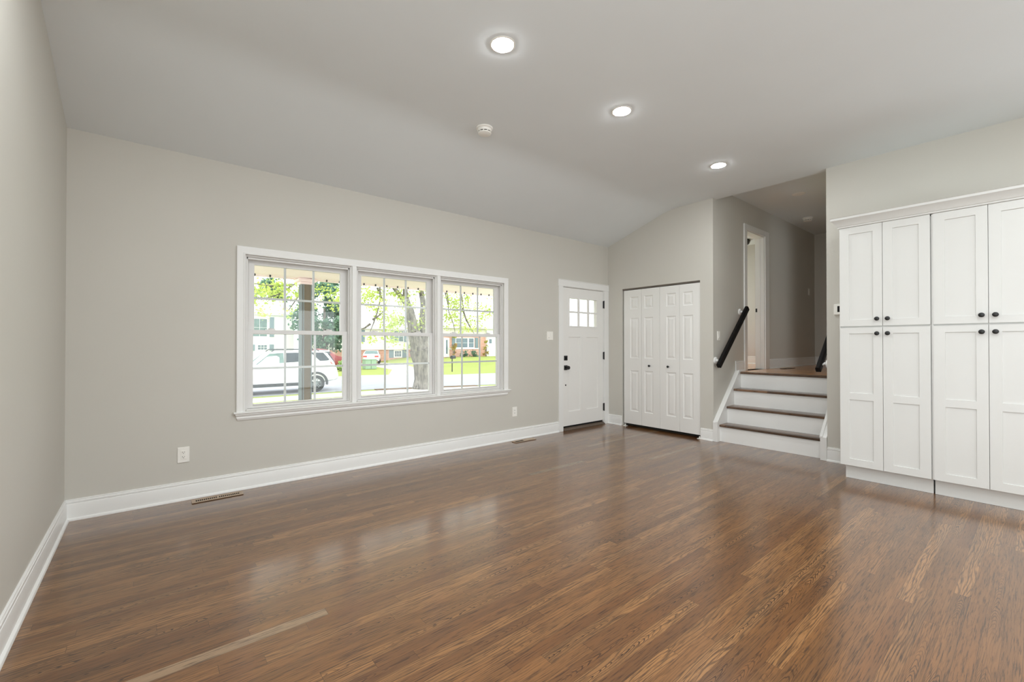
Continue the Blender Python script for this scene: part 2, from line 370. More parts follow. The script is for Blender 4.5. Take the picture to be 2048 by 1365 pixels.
# ------------------------------------------------------------------ triple window
GZ = dict(l0=.702, l1=1.306, m=1.009, u0=1.343, u1=1.909, um=1.622)
def make_window(k, x0, x1, label):
    R = root('window_%d' % k, ((x0 + x1) / 2, D, WZ0), label, 'window', 'mulled double-hung windows', ST)
    cx = (x0 + x1) / 2
    m = MB()                                   # fixed frame: jamb liners, head, sill
    y0, y1 = D + .012, D + .135
    m.box(x0, x0 + .019, y0, y1, WZ0, WZ1); m.box(x1 - .019, x1, y0, y1, WZ0, WZ1)
    m.box(x0 + .019, x1 - .019, y0, y1, WZ1 - .022, WZ1); m.box(x0 + .019, x1 - .019, D + .004, y1, WZ0, WZ0 + .012)
    for s, xa in ((1, x0 + .019), (-1, x1 - .019)):   # stop beads
        m.box(xa, xa + s * .012, D + .028, D + .040, WZ0 + .012, WZ1 - .022)
        m.box(xa, xa + s * .008, D + .078, D + .084, GZ['u0'], WZ1 - .022)
    m.box(x0 + .019, x1 - .019, D + .028, D + .042, WZ1 - .040, WZ1 - .022)
    m.build('window_frame', 'vinyl', R, bevel=.002)
    gw = .380; uw = .3665                       # half glass widths, lower and upper
    # upper sash (outer track)
    ya, yb, yg = D + .082, D + .112, D + .097
    sx0, sx1 = x0 + .027, x1 - .027
    us = MB().plate(lambda u, v, w: (u, ya - w, v), sx0, sx1, GZ['u0'] - .03, WZ1 - .030, yb - ya, [(cx - uw, cx + uw, GZ['u0'] - .004, GZ['u1'])]).build('upper_sash', 'vinyl', R, bevel=.003)
    gr = MB()
    for t in (1 / 3, 2 / 3): xx = cx - uw + 2 * uw * t; gr.box(xx - .0095, xx + .0095, yg - .004, yg + .004, GZ['u0'] - .01, GZ['u1'] + .005)
    gr.box(cx - uw - .005, cx + uw + .005, yg - .0038, yg + .0038, GZ['um'] - .0095, GZ['um'] + .0095)
    gr.build('grille', 'vinyl', us)
    MB().box(cx - uw - .006, cx + uw + .006, yg - .010, yg - .007, GZ['u0'] - .01, GZ['u1'] + .006).build('pane', 'glass', us)
    # lower sash (inner track)
    ya, yb, yg = D + .044, D + .076, D + .060
    ls = MB().plate(lambda u, v, w: (u, ya - w, v), x0 + .021, x1 - .021, WZ0 + .013, GZ['u0'], yb - ya, [(cx - gw, cx + gw, GZ['l0'], GZ['l1'])]).build('lower_sash', 'vinyl', R, bevel=.003)
    gr = MB()
    for t in (1 / 3, 2 / 3): xx = cx - gw + 2 * gw * t; gr.box(xx - .0095, xx + .0095, yg - .004, yg + .004, GZ['l0'] - .005, GZ['l1'] + .005)
    gr.box(cx - gw - .005, cx + gw + .005, yg - .0038, yg + .0038, GZ['m'] - .0095, GZ['m'] + .0095)
    gr.build('grille', 'vinyl', ls)
    MB().box(cx - gw - .006, cx + gw + .006, yg - .010, yg - .007, GZ['l0'] - .006, GZ['l1'] + .006).build('pane', 'glass', ls)
    MB().prism([(cx - gw - .0, ya, .690), (cx - gw, ya - .014, .697), (cx - gw, ya - .014, .702), (cx - gw, ya, .704)], (2 * gw, 0, 0)).build('lift_rail', 'vinyl', ls, bevel=.002)
    for s in (-.245, .245):
        q = MB().box(cx + s - .038, cx + s + .038, D + .050, D + .074, GZ['u0'], GZ['u0'] + .006)
        q.lathe([(.016, 0), (.016, .008), (.012, .011), (0, .012)], (cx + s, D + .062, GZ['u0'] + .006), seg=16)
        q.box(cx + s - .006, cx + s + .034, D + .052, D + .060, GZ['u0'] + .006, GZ['u0'] + .014)
        q.build('sash_lock', 'vinyl', ls, smooth=30)
    for s in (-1, 1):
        MB().box(cx + s * .41 - .006, cx + s * .41 + .006, D + .078, D + .083, 1.42, 1.475).build('vent_latch', 'vinyl', us, bevel=.002)
    return R
make_window(1, *WIN[0], 'white double-hung window with the car and porch post behind it')
make_window(2, *WIN[1], 'white double-hung window with the tree trunk behind it')
make_window(3, *WIN[2], 'white double-hung window nearest the front door')
R = root('trim_1', (2.0, D, 0.65), 'white casing framing the three windows', 'window trim', kind=ST)
# mitred casing with a stepped profile
def casing_U(x0, x1, z0, z1, ix0, ix1, iz1):
    m = MB(); prof = [(0, 0), (0, .018), (.12, .020), (.55, .016), (.78, .013), (.86, .016), (1.0, .014), (1, 0)]
    path = [((x0, z0), (ix0, z0)), ((x0, z1), (ix0, iz1)), ((x1, z1), (ix1, iz1)), ((x1, z0), (ix1, z0))]
    rings = []
    for (ox, oz), (nx, nz) in path: rings.append([m.bm.verts.new((ox + (nx - ox) * t, D - d, oz + (nz - oz) * t)) for t, d in prof])
    for a, b in zip(rings, rings[1:]):
        for k in range(len(prof)): q = (k + 1) % len(prof); m.bm.faces.new([a[k], a[q], b[q], b[k]])
    m.bm.faces.new(rings[0]); m.bm.faces.new(rings[-1]); return m
casing_U(.550, 3.459, .652, 2.043, WIN[0][0] + .004, WIN[2][1] - .004, WZ1 - .006).build('casing', 'trim', R, smooth=20)
for (a, b) in ((WIN[0][1], WIN[1][0]), (WIN[1][1], WIN[2][0])):
    m = MB().box(a - .002, b + .002, D - .012, D + .13, WZ0 - .003, WZ1); m.box(a - .010, b + .010, D + .004, D + .13, WZ0, WZ1)
    m.build('mullion', 'trim', R, bevel=.002)
R = root('trim_2', (2.0, D, 0.58), 'white window stool and moulded apron under the three windows', 'window sill', kind=ST)
m = MB().prism([(.53, D + .02, .652), (.53, D - .030, .652), (.53, D - .036, .648), (.53, D - .036, .641), (.53, D - .030, .636), (.53, D + .0, .636)], (3.494 - .53, 0, 0))
m.build('stool', 'trim', R, smooth=30)
m = MB(); prof = [(0, .636), (.026, .636), (.026, .628), (.022, .620), (.012, .614), (.012, .606), (.016, .600), (.010, .586), (.008, .581), (0, .581)]
ends = [(.545, 0), (3.482, 0)]; ra = [m.bm.verts.new((.540 + max(0, (.636 - z)) * .35, D - d, z)) for d, z in prof]; rb = [m.bm.verts.new((3.486 - max(0, (.636 - z)) * .9, D - d, z)) for d, z in prof]
for k in range(len(prof)): q = (k + 1) % len(prof); m.bm.faces.new([ra[k], ra[q], rb[q], rb[k]])
m.bm.faces.new(ra); m.bm.faces.new(rb)
m.build('apron', 'trim', R, smooth=25)

# ------------------------------------------------------------------ front door
R = root('trim_3', (4.9, D, 0), 'white craftsman casing around the front door', 'door trim', kind=ST)
m = MB().box(4.363, 4.448, D - .018, D, 0, 2.031); m.box(5.356, 5.456, D - .018, D, 0, 2.031); m.build('side_casing', 'trim', R, bevel=.002)
m = MB().box(4.355, 5.457, D - .020, D, 2.031, 2.118); m.box(4.348, 5.457, D - .026, D, 2.118, 2.126); m.build('head_casing', 'trim', R, bevel=.002)
m = MB().box(4.449, 4.456, D - .001, D + .138, 0, 2.030); m.box(5.349, 5.355, D - .001, D + .138, 0, 2.030); m.box(4.456, 5.349, D - .001, D + .138, 2.024, 2.030)
m.box(4.456, 4.468, D + .072, D + .138, .04, 2.024); m.box(5.337, 5.349, D + .072, D + .138, .04, 2.024); m.build('jamb', 'trim', R)
R = root('door_1', (4.9, D, 0), 'white craftsman front door with six small panes and black hardware', 'door', kind=ST)
DY = D + .018
Td = lambda u, v, w: (u, DY - w, v)
lite = (4.600, 5.192, 1.482, 1.876)
m = MB().plate(Td, 4.459, 5.347, .060, 2.022, .044, [lite])
slab = m.build('slab', 'door', R)
m = MB().plate(Td, 4.459, 5.347, .060, 2.022, .020, [(4.576, 4.826, .262, 1.320), (4.966, 5.222, .262, 1.320), (4.59, 5.20, 1.472, 1.886)], None)
# panelled front skin standing 9 mm proud of the slab
bmesh.ops.translate(m.bm, verts=m.bm.verts[:], vec=(0, -.012, 0))
m.build('panel_frame', 'door', R, bevel=.004)
m = MB().plate(lambda u, v, w: (u, DY - .018 - w, v), 4.578, 5.212, 1.460, 1.898, .016, [(4.600 + i * .212, 4.600 + i * .212 + .168, 1.482 + j * .211, 1.482 + j * .211 + .183) for i in range(3) for j in range(2)])
lf = m.build('lite_frame', 'door', R, bevel=.004)
MB().box(4.592, 5.200, DY + .015, DY + .019, 1.474, 1.884).build('pane', 'glass', lf)
q = MB().box(4.485, 4.551, DY - .020, DY - .008, .989, 1.056).build('deadbolt', 'black', R, bevel=.003)
MB().box(4.513, 4.523, DY - .040, DY - .020, 1.005, 1.040).build('thumb_turn', 'black', q, bevel=.002)
q = MB().box(4.485, 4.551, DY - .020, DY - .008, .853, .920).build('knob_plate', 'black', R, bevel=.003)
MB().lathe([(.013, 0), (.012, .025), (.024, .034), (.027, .048), (.024, .060), (.014, .065), (0, .066)], (4.518, DY - .018, .888), (0, -1, 0), 24).build('knob', 'black', q, smooth=40)
MB().lathe([(.012, 0), (.012, .005), (0, .006)], (4.518, DY - .009, .640), (0, -1, 0), 16).build('peg_plug', 'black', R, smooth=40)
for z in (.205, .988, 1.768): MB().box(5.340, 5.353, D - .012, D + .012, z, z + .110).lathe([(.007, -.004), (.007, .114)], (5.3505, D - .010, z), (0, 0, 1), 10).build('hinge', 'black', R)
R = root('door_threshold', (4.9, D, 0), 'worn bronze threshold under the white front door', 'threshold')
MB().prism([(4.457, D - .03, .001), (4.457, D - .03, .012), (4.457, D + .01, .034), (4.457, D + .13, .034), (4.457, D + .13, .001)], (.891, 0, 0)).build('sill_plate', 'bronze', R)
MB().box(4.459, 5.347, D + .024, D + .050, .036, .060).build('weather_seal', 'dark', R)

# ------------------------------------------------------------------ folding closet doors
RAISED = [(.007, -.007), (.013, -.0075), (.020, -.0075), (.042, -.0015)]
ZP = [(.235, .832), (1.014, 1.602), (1.733, 1.913)]
LEAF = [(3.998, 3.696, 3.887, 3.745), (3.692, 3.4005, 3.645, 3.507), (3.3975, 3.1045, 3.297, 3.156), (3.1015, 2.818, 3.055, 2.915)]
XD = XW + .010
for k, (names, lb) in enumerate(((LEAF[:2], 'white panelled folding closet doors, pair nearer the front door'), (LEAF[2:], 'white panelled folding closet doors, pair nearer the stairs'))):
    R = root('door_%d' % (k + 2), (XD, (names[0][0] + names[1][1]) / 2, .046), lb, 'closet door', 'folding closet doors', ST)
    for j, (a, b, pa, pb) in enumerate(names):
        lf = MB().plate(lambda u, v, w: (XD - w, u, v), b, a, .046, 2.016, .034, [(pb, pa, z0, z1) for z0, z1 in ZP], RAISED).build('leaf', 'door', R)
        if (k, j) in ((0, 1), (1, 0)):
            yk = 3.560 if k == 0 else 3.268
            MB().lathe([(.010, 0), (.008, .012), (.015, .018), (.016, .024), (.012, .029), (0, .030)], (XD, yk, .910), (-1, 0, 0), 20).build('knob', 'black', lf, smooth=40)
    yy = 3.985 if k == 0 else 2.835
    MB().box(XD - .03, XD + .03, yy - .03, yy + .015, .001, .006).box(XD + .0, XD + .006, yy - .012, yy + .002, .006, .03).build('pivot_bracket', 'plastic', R)
R = root('closet_track', (XD, 3.4, 2.02), 'thin metal track above the white folding closet doors', 'track')
m = MB().box(XD + .001, XD + .03, 2.816, 4.02, 2.024, 2.043); m.build('rail', 'aluminium', R)

# ------------------------------------------------------------------ stairs
R = root('staircase', (5.8, 2.04, 0), 'short staircase of dark oak treads and white risers up to the landing', 'staircase')
NX = [5.489, 5.686, 5.885, 6.085]; RZ = [.212, .424, .636, ZL]
ya, yb = 1.503, 2.585
for i in range(4):
    z0 = 0.001 if i == 0 else RZ[i - 1]
    MB().box(NX[i] + .024, NX[i] + .045, ya, yb, z0, RZ[i] - .028).build('riser', 'trim', R)
    x1 = (NX[i + 1] + .024) if i < 3 else 6.125
    m = MB().prism([(NX[i] + .012, ya, RZ[i] - .028), (NX[i] + .003, ya, RZ[i] - .024), (NX[i], ya, RZ[i] - .014), (NX[i] + .003, ya, RZ[i] - .004), (NX[i] + .012, ya, RZ[i]), (x1, ya, RZ[i]), (x1, ya, RZ[i] - .028)], (0, yb - ya, 0))
    m.build('tread', 'tread', R, smooth=40)
for (q0, q1) in ((2.585, YC - .001), (YB + .001, 1.503)):
    th = q1 - q0
    m = MB().prism([(5.440, q0, .001), (5.440, q0, .240), (6.062, q0, .858), (6.12, q0, .858), (6.12, q0, .001)], (0, th, 0))
    sk = m.build('skirt_board', 'trim', R)
    qc = q0 - .004 if q0 > 2 else q0 + th * .55 + .004
    MB().prism([(5.436, qc, .236), (5.436, qc, .250), (6.058, qc, .868), (6.070, qc, .868), (6.070, qc, .858)], (0, th * .45, 0)).build('cap_moulding', 'trim', sk)

# hand rails
def handrail(side):
    y = YC - .075 if side > 0 else YB + .075
    lb = 'black sloping handrail on the wall left of the stairs' if side > 0 else 'black handrail end showing right of the stairs, half hidden by the wall'
    R = root('handrail', (5.44, y, .945), lb, 'handrail', 'stair handrails')
    a, b = Vector((5.437, y, .947)), Vector((6.268, y, 1.713)); d = (b - a).normalized(); n = Vector((-d.z, 0, d.x)); h, wd = .033, .024
    sec = [(-.024, -.033), (.024, -.033), (.024, .012), (.016, .033), (-.016, .033), (-.024, .012)]
    MB().prism([a + Vector((0, p, 0)) + n * q for p, q in sec], b - a).build('rail', 'blackwood', R, bevel=.004)
    s = 1 if side > 0 else -1; yw = YC if side > 0 else YB
    for t in (.085, .93):
        p = a + (b - a) * t
        br = MB().lathe([(.044, 0), (.044, .012), (.036, .018), (.018, .020), (.013, .040)], (p.x, yw, p.z - .0), (0, -s, 0), 24)
        br.tube([(p.x, yw - s * .03, p.z), (p.x, yw - s * .055, p.z - .012), (p.x, y, p.z - .01)], .011, 10)
        br.build('bracket', 'trim', R, smooth=40)
    return R
handrail(1); handrail(-1)

# upper hall doorway casing
R = root('trim_4', (6.74, YC, ZL), 'white casing and jamb of the doorway in the upper hall', 'door trim', kind=ST)
m = MB().box(6.338, 6.425, YC - .018, YC, ZL, 2.90); m.box(7.052, 7.195, YC - .018, YC, ZL, 2.90); m.box(6.425, 7.052, YC - .018, YC, 2.818, 2.90)
m.build('casing', 'trim', R, bevel=.004)
m = MB().box(7.036, 7.060, YC, YC + .122, ZL, 2.825); m.box(6.42, 6.440, YC, YC + .122, ZL, 2.825); m.box(6.44, 7.036, YC, YC + .122, 2.805, 2.825)
m.box(7.024, 7.036, YC + .05, YC + .09, ZL, 2.805); m.build('jamb', 'trim', R)
q = MB().box(7.0335, 7.0365, YC + .088, YC + .118, 1.700, 1.755).build('strike_plate', 'black', R)

# ------------------------------------------------------------------ tall cabinets
XF = 4.855
def cabinet(y1, label):
    y0 = y1 - .610
    R = root('pantry_cabinet', (5.16, y1 - .305, 0), label, 'cabinet', 'tall white pantry cabinets')
    MB().box(XF + .021, XW - .001, y0 + .0005, y1 - .0005, .128, 2.261).build('carcass', 'cabinet', R)
    MB().box(4.927, XW - .02, y0 + .001, y1 - .025 if y1 > 1 else y1 - .001, 0.001, .128).build('toe_kick', 'cabinet', R)
    MB().box(XF + .007, XF + .021, y1 - .006, y1 + .006 if y1 < 1 else y1, .130, 2.268).build('filler_strip', 'cabinet', R)
    ym = y1 - .306
    for (a, b, kn) in ((y1 - .003, ym + .0015, -1), (ym - .0015, y0 + .005, 1)):
        pa, pb = a - .068, b + .064
        if kn > 0: pa, pb = a - .064, b + .068
        for (z0, z1, pans, kz) in ((1.380, 2.270, [(1.437, 2.208)], 1.440), (.130, 1.366, [(.191, .722), (.782, 1.314)], 1.313)):
            dr = MB().plate(lambda u, v, w: (XF - w, u, v), b, a, z0, z1, .020, [(pb, pa, p, q) for p, q in pans], [(.0015, -.008)]).build('door', 'cabinet', R)
            yk = b + .034 if kn < 0 else a - .034
            MB().lathe([(.011, 0), (.007, .004), (.006, .014), (.013, .018), (.0175, .023), (.0175, .027), (.012, .031), (0, .032)], (XF, yk, kz), (-1, 0, 0), 20).build('knob', 'black', dr, smooth=40)
    return R
cabinet(1.186, 'tall white shaker cabinet with four doors, beside the stair opening')
cabinet(.568, 'tall white shaker cabinet with four doors, cut by the photo edge')
# crown moulding wraps the left end
m = MB(); prof = [(0, 2.2715), (.006, 2.2715), (.010, 2.276), (.010, 2.284), (.016, 2.288), (.022, 2.300), (.044, 2.332), (.056, 2.342), (.056, 2.360), (.060, 2.364), (0, 2.364)]
path = [lambda d: (XW, 1.184 + d), lambda d: (XF - d, 1.184 + d), lambda d: (XF - d, -.045)]
rings = [[m.bm.verts.new((*p(d), z)) for d, z in prof] for p in path]
for a, b in zip(rings, rings[1:]):
    for k in range(len(prof)): q = (k + 1) % len(prof); m.bm.faces.new([a[k], a[q], b[q], b[k]])
m.bm.faces.new(rings[0]); m.bm.faces.new(rings[-1]); m.box(XF + .001, XW, -.045, 1.184, 2.346, 2.3635)
tag(m.build('cabinet_crown', 'cabinet', smooth=20), 'white crown moulding along the top of the tall cabinets', 'crown moulding')

# ------------------------------------------------------------------ wall devices
def outlet(x, z, label):
    R = root('outlet', (x, D, z), label, 'outlet', 'white wall outlets')
    MB().box(x - .038, x + .038, D - .007, D - .0005, z - .060, z + .060).build('cover_plate', 'plastic', R, bevel=.0025)
    ins = MB().box(x - .0165, x + .0165, D - .009, D - .006, z - .0335, z + .0335).build('receptacle', 'plastic', R, bevel=.001)
    m = MB()
    for s in (-1, 1):
        zz = z + s * .0175
        m.box(x - .0075, x - .0050, D - .0096, D - .0085, zz - .001, zz + .008); m.box(x + .0050, x + .0072, D - .0096, D - .0085, zz, zz + .007)
        m.lathe([(.0026, 0), (.0026, .0011)], (x, D - .0085, zz - .006), (0, -1, 0), 10)
    m.build('slots', 'dark', ins)
    for s in (-1, 1): MB().lathe([(.003, 0), (.0025, .001), (0, .0012)], (x, D - .007, z + s * .049), (0, -1, 0), 10).build('screw', 'plastic', R)
    return R
o1 = outlet(.200, .354, 'white wall outlet low on the wall left of the windows')
dup(o1, (3.572, D, .360), 'white wall outlet between the windows and the front door')

def switch(loc, gangs, label, rot=0.0, parts=('rocker', 'slider')):
    """built facing -Y at the origin, then turned"""
    wd = .070 if gangs == 1 else .118
    R = root('light_switch', (0, 0, 0), label, 'light switch', 'white light switches')
    MB().box(-wd / 2, wd / 2, -.007, -.0005, -.058, .058).build('cover_plate', 'plastic', R, bevel=.0025)
    for g in range(gangs):
        x = 0 if gangs == 1 else (-.023 + .046 * g)
        if gangs == 1 or g == 0:
            r = MB().prism([(x - .0165, -.007, -.033), (x - .0165, -.012, -.033), (x - .0165, -.0085, .033), (x - .0165, -.007, .033)], (.033, 0, 0)).build('rocker', 'plastic', R, bevel=.0015)
            MB().box(x - .006, x + .006, -.0125, -.011, -.028, -.024).build('indicator', 'dark', r)
        else:
            MB().box(x - .0165, x + .0165, -.0095, -.006, -.033, .033).build('dimmer_paddle', 'plastic', R, bevel=.0015)
    R.location = loc; R.rotation_euler[2] = rot; return R
switch((4.198, D, 1.332), 2, 'white double light switch left of the front door')
switch((5.592, YC, 1.326), 1, 'white light switch on the stair wall beside the handrail')
switch((8.99, YC, 2.143), 1, 'dim light switch on the far upper hall wall')

R = root('thermostat', (XW, 1.32, 1.575), 'white thermostat on the wall, partly hidden behind the cabinet', 'thermostat')
MB().box(XW - .024, XW - .0005, 1.255, 1.378, 1.518, 1.632).build('case', 'plastic', R, bevel=.008)
MB().box(XW - .0255, XW - .023, 1.275, 1.345, 1.548, 1.610).build('screen', 'dark', R, bevel=.001)
MB().box(XW - .0265, XW - .023, 1.325, 1.348, 1.527, 1.533).build('button', 'plastic', R)

# floor registers
def register(loc, label, rotz=0, half=False, mat='register'):
    R = root('floor_register', (0, 0, 0), label, 'floor vent', 'floor vents by the walls')
    L, Wd = .340, .092
    holes = []
    if half: holes = [(-.150, -.012, -.022, .022)]
    else:
        for g in (-1, 1):
            for k in range(11): xx = g * .0755 + (k - 5) * .0128; holes.append((xx - .0041, xx + .0041, -.021, .021))
    MB().plate(lambda u, v, w: (u, v, .007 + w), -L / 2, L / 2, -Wd / 2, Wd / 2, .004, holes).build('grille', mat, R, bevel=.001)
    MB().box(-L / 2 + .004, L / 2 - .004, -Wd / 2 + .004, Wd / 2 - .004, .0005, .003).build('dark_backing', 'dark', R)  # dark plate gives the slots their shade, no hole below
    if half: MB().box(.012, .150, -.022, .022, .007, .0078).build('damper', 'register', R)
    R.location = loc; R.rotation_euler[2] = rotz; return R
register((.416, 4.176, 0), 'tan floor vent with two rows of slots below the left wall outlet')
register((3.640, 4.176, 0), 'tan floor vent with one open half, between windows and front door', half=True)
register((7.45, 2.47, ZL), 'dark floor vent on the landing beside the hall doorway', rotz=-.02, mat='bronze')

# ceiling devices
def downlight(loc, label, mat):
    R = root('recessed_light', loc, label, 'ceiling light', 'recessed ceiling lights'); x, y, z = loc
    MB().lathe([(.066, -.0005), (.079, -.0005), (.079, -.0025), (.074, -.0045), (.068, -.005), (.066, -.004)], loc, seg=40).build('trim_ring', 'plastic', R, smooth=40)
    MB().lathe([(.0665, -.002), (.0665, -.0056), (.055, -.0080), (.030, -.0096), (0, -.0102)], loc, seg=40).build('lens', mat, R, smooth=40)
    return R
d0 = downlight((1.660, 2.105, HK), 'lit round ceiling light, largest and highest of the three in a row', 'lens')
dup(d0, (2.862, 2.110, HK), 'lit round ceiling light in the middle of the row of three')
dup(d0, (4.502, 2.120, HK), 'lit round ceiling light nearest the stair opening')
for x, y in [(-.08, 2.1), (.3, -.2), (1.4, -.2), (2.4, -.2), (3.4, -.2), (.4, -2.0), (1.7, -2.0), (3.0, -2.0), (4.25, -2.0)]:  # unseen lights added to brighten the left wall, cabinets and floor
    dup(d0, (x, y, HK), 'added unseen ceiling light over the camera side of the room', 'added unseen recessed ceiling lights')
downlight((6.608, 2.054, 3.21), 'unlit round recessed light in the dim hall ceiling', 'plastic')
def detector(loc, label):
    R = root('smoke_detector', loc, label, 'smoke detector', 'smoke detectors')
    MB().lathe([(.070, -.0005), (.070, -.010), (.066, -.014), (.060, -.016), (.060, -.030), (.057, -.036)], loc, seg=36).build('base', 'plastic', R, smooth=35)
    MB().lathe([(.052, -.035), (.052, -.043)], loc, seg=36).build('vent_ring', 'dark', R, smooth=35)
    m = MB().lathe([(.050, -.043), (.056, -.043), (.055, -.052), (.045, -.057), (0, -.059)], loc, seg=36)
    for k in range(10): a = k * math.pi / 5 + .15; m.box(loc[0] + .054 * math.cos(a) - .003, loc[0] + .054 * math.cos(a) + .003, loc[1] + .054 * math.sin(a) - .003, loc[1] + .054 * math.sin(a) + .003, loc[2] - .044, loc[2] - .034)
    m.build('cap', 'plastic', R, smooth=35); return R
s0 = detector((2.184, 3.018, HK), 'round white smoke detector on the main ceiling')
dup(s0, (7.975, 2.356, 3.21), 'round smoke detector on the dim hall ceiling')
R = root('bedroom_light', (8.18, 3.45, 3.085), 'dark ceiling light just showing through the hall doorway', 'ceiling light')
MB().lathe([(.13, 0), (.15, -.02), (.13, -.07), (.07, -.11), (0, -.125)], (8.18, 3.45, 3.084), seg=28).build('shade', 'black', R, smooth=40)

# ================================================================== outside
GZ0 = -.98
M['siding'] = paint('white_house_siding', rgb(236, 236, 232), 0.7, 0.02)
def lap_mat(name, c, pitch):
    g = G(name); P = g.sep(g.coord()); f = g.math('FRACT', g.math('DIVIDE', P[2], pitch))
    g.set(col=g.mix(g.math('LESS_THAN', f, .10), c, tuple(x * .62 for x in c[:3]) + (1,)), rough=.7); return g.m
M['lap'] = lap_mat('cream_lap_siding', rgb(236, 232, 222), .20)
def brick_mat(name):
    g = G(name); P = g.sep(g.coord()); n = g.n.new('ShaderNodeTexBrick'); g.put(n.inputs['Vector'], g.xyz(g.math('ADD', P[0], P[1]), P[2], 0))
    n.inputs['Scale'].default_value = 1; n.inputs['Brick Width'].default_value = .22; n.inputs['Row Height'].default_value = .075; n.inputs['Mortar Size'].default_value = .010
    n.inputs['Color1'].default_value = rgb(196, 122, 100); n.inputs['Color2'].default_value = rgb(222, 160, 136); n.inputs['Mortar'].default_value = rgb(220, 208, 198)
    g.set(col=n.outputs['Color'], rough=.85); return g.m
M['brick'] = brick_mat('red_brick')
M['roof'] = paint('grey_roof_shingle', rgb(206, 203, 202), .9, .08, 6)
M['shutter'] = paint('slate_blue_shutter', rgb(120, 138, 146), .6, .05)
M['farglass'] = paint('dark_house_glass', rgb(104, 120, 130), .12, .2, 1.5)
M['asphalt'] = paint('pale_asphalt', rgb(158, 158, 164), .9, .05, 2)
M['concrete'] = paint('pale_concrete', rgb(206, 200, 192), .9, .04, 2)
def grass_mat(name, a, b):
    g = G(name); p = g.coord(); f = g.noise(p, 9, 6, .7); h = g.noise(p, .5, 2)
    g.set(col=g.mix(h, g.ramp(f, [(.3, a), (.7, b)]), b), rough=.9, spec=.1); return g.m
M['grass'] = grass_mat('spring_lawn', rgb(112, 124, 58), rgb(158, 166, 92))
M['mulch'] = grass_mat('brown_mulch', rgb(66, 52, 40), rgb(124, 102, 82))
def bark_mat():
    g = G('grey_bark'); P = g.sep(g.coord()); f = g.noise(g.xyz(g.math('MULTIPLY', P[0], 9), g.math('MULTIPLY', P[1], 9), g.math('MULTIPLY', P[2], 2.6)), 1, 5, .7)
    g.set(col=g.ramp(f, [(.35, rgb(66, 60, 54)), (.62, rgb(138, 130, 121))]), rough=.95, spec=.1); g.bump(f, .6, .03); return g.m
M['bark'] = bark_mat()
def leaf_mat(name, a, b):
    g = G(name); f = g.noise(g.coord(), 2.2, 2); c = g.ramp(f, [(.3, a), (.7, b)])
    g.set(col=c, rough=.6, spec=.2)
    tl = g.n.new('ShaderNodeBsdfTranslucent'); g.put(tl.inputs[0], c); mx = g.n.new('ShaderNodeMixShader'); mx.inputs[0].default_value = .45
    g.t.links.new(g.b.outputs[0], mx.inputs[1]); g.t.links.new(tl.outputs[0], mx.inputs[2]); g.t.links.new(mx.outputs[0], g.out.inputs[0]); return g.m
M['leaf'] = leaf_mat('yellow_green_leaf', rgb(160, 180, 78), rgb(210, 218, 128))
M['leafdark'] = leaf_mat('blue_green_leaf', rgb(72, 112, 98), rgb(134, 166, 136))
M['leafmid'] = leaf_mat('mid_green_leaf', rgb(128, 160, 92), rgb(186, 206, 138))
M['leafrust'] = leaf_mat('rust_green_leaf', rgb(190, 140, 80), rgb(180, 190, 96))
M['carwhite'] = paint('white_car_paint', rgb(240, 240, 242), .18, .005)
M['carred'] = paint('dark_red_car_paint', rgb(140, 44, 42), .25, .02)
M['carglass'] = paint('tinted_car_glass', rgb(48, 58, 64), .25, .3, 3, spec=.3)
M['carglasslight'] = paint('pale_reflecting_car_glass', rgb(104, 126, 122), .3, .25, 3, spec=.25)
M['tyre'] = paint('tyre_rubber', rgb(42, 44, 46), .8, .1)
M['blackplastic'] = paint('black_trim_plastic', rgb(38, 41, 45), .6, .1)
M['rimgrey'] = paint('dark_grey_alloy', rgb(128, 134, 138), .35, .1, metal=.5)
M['tailred'] = paint('red_tail_lamp', rgb(232, 66, 44), .2, .05)
M['post'] = paint('taupe_porch_post', rgb(116, 107, 90), .6, .05, 6)
M['postside'] = paint('pale_blue_grey_post_strip', rgb(128, 140, 144), .6, .03)
M['ubox'] = paint('green_utility_box', rgb(150, 176, 150), .5, .04)
M['ext'] = paint('exterior_porch_paint', rgb(250, 234, 232), .7, .02)

# ground
def flat(pts, z, name, mat, label, cat, th=.10, kind=ST):
    m = MB().prism([(x, y, z - th) for x, y in pts], (0, 0, th)); return tag(m.build(name, mat), label, cat, kind=kind)
def rise(x, y):
    f = lambda t: max(0, min(1, t)) ** 2 * (3 - 2 * max(0, min(1, t)))
    return GZ0 - .02 + .72 * f((x - 21.5) / 5) * f((y - 29) / 14)
m = MB(); nx, ny = 46, 34; V = [[m.bm.verts.new((-30 + 3 * i, 8.2 + 3 * j, rise(-30 + 3 * i, 8.2 + 3 * j))) for j in range(ny)] for i in range(nx)]
for i in range(nx - 1):
    for j in range(ny - 1): m.bm.faces.new([V[i][j], V[i + 1][j], V[i + 1][j + 1], V[i][j + 1]])
tag(m.build('lawn', 'grass', smooth=60), 'bright green front lawns on both sides of the street', 'lawn', kind=ST)
near = [(-30, 21.4), (5.1, 21.0), (8, 20.85), (10.6, 20.3), (13.4, 19.4), (20, 17.6), (40, 13)]
far = [(-30, 31.8), (11.8, 30.5), (13.7, 29.5), (15.2, 28.2), (16.6, 27.1), (20, 26.5), (40, 22)]
flat(near + far[::-1], GZ0, 'street', 'asphalt', 'pale washed-out street in front of the house', 'street')
flat([(x, y - .75) for x, y in near[::-1]] + [(x, y - 2.15) for x, y in near], GZ0 + .005, 'sidewalk', 'concrete', 'white concrete sidewalk between the near grass strips', 'sidewalk')
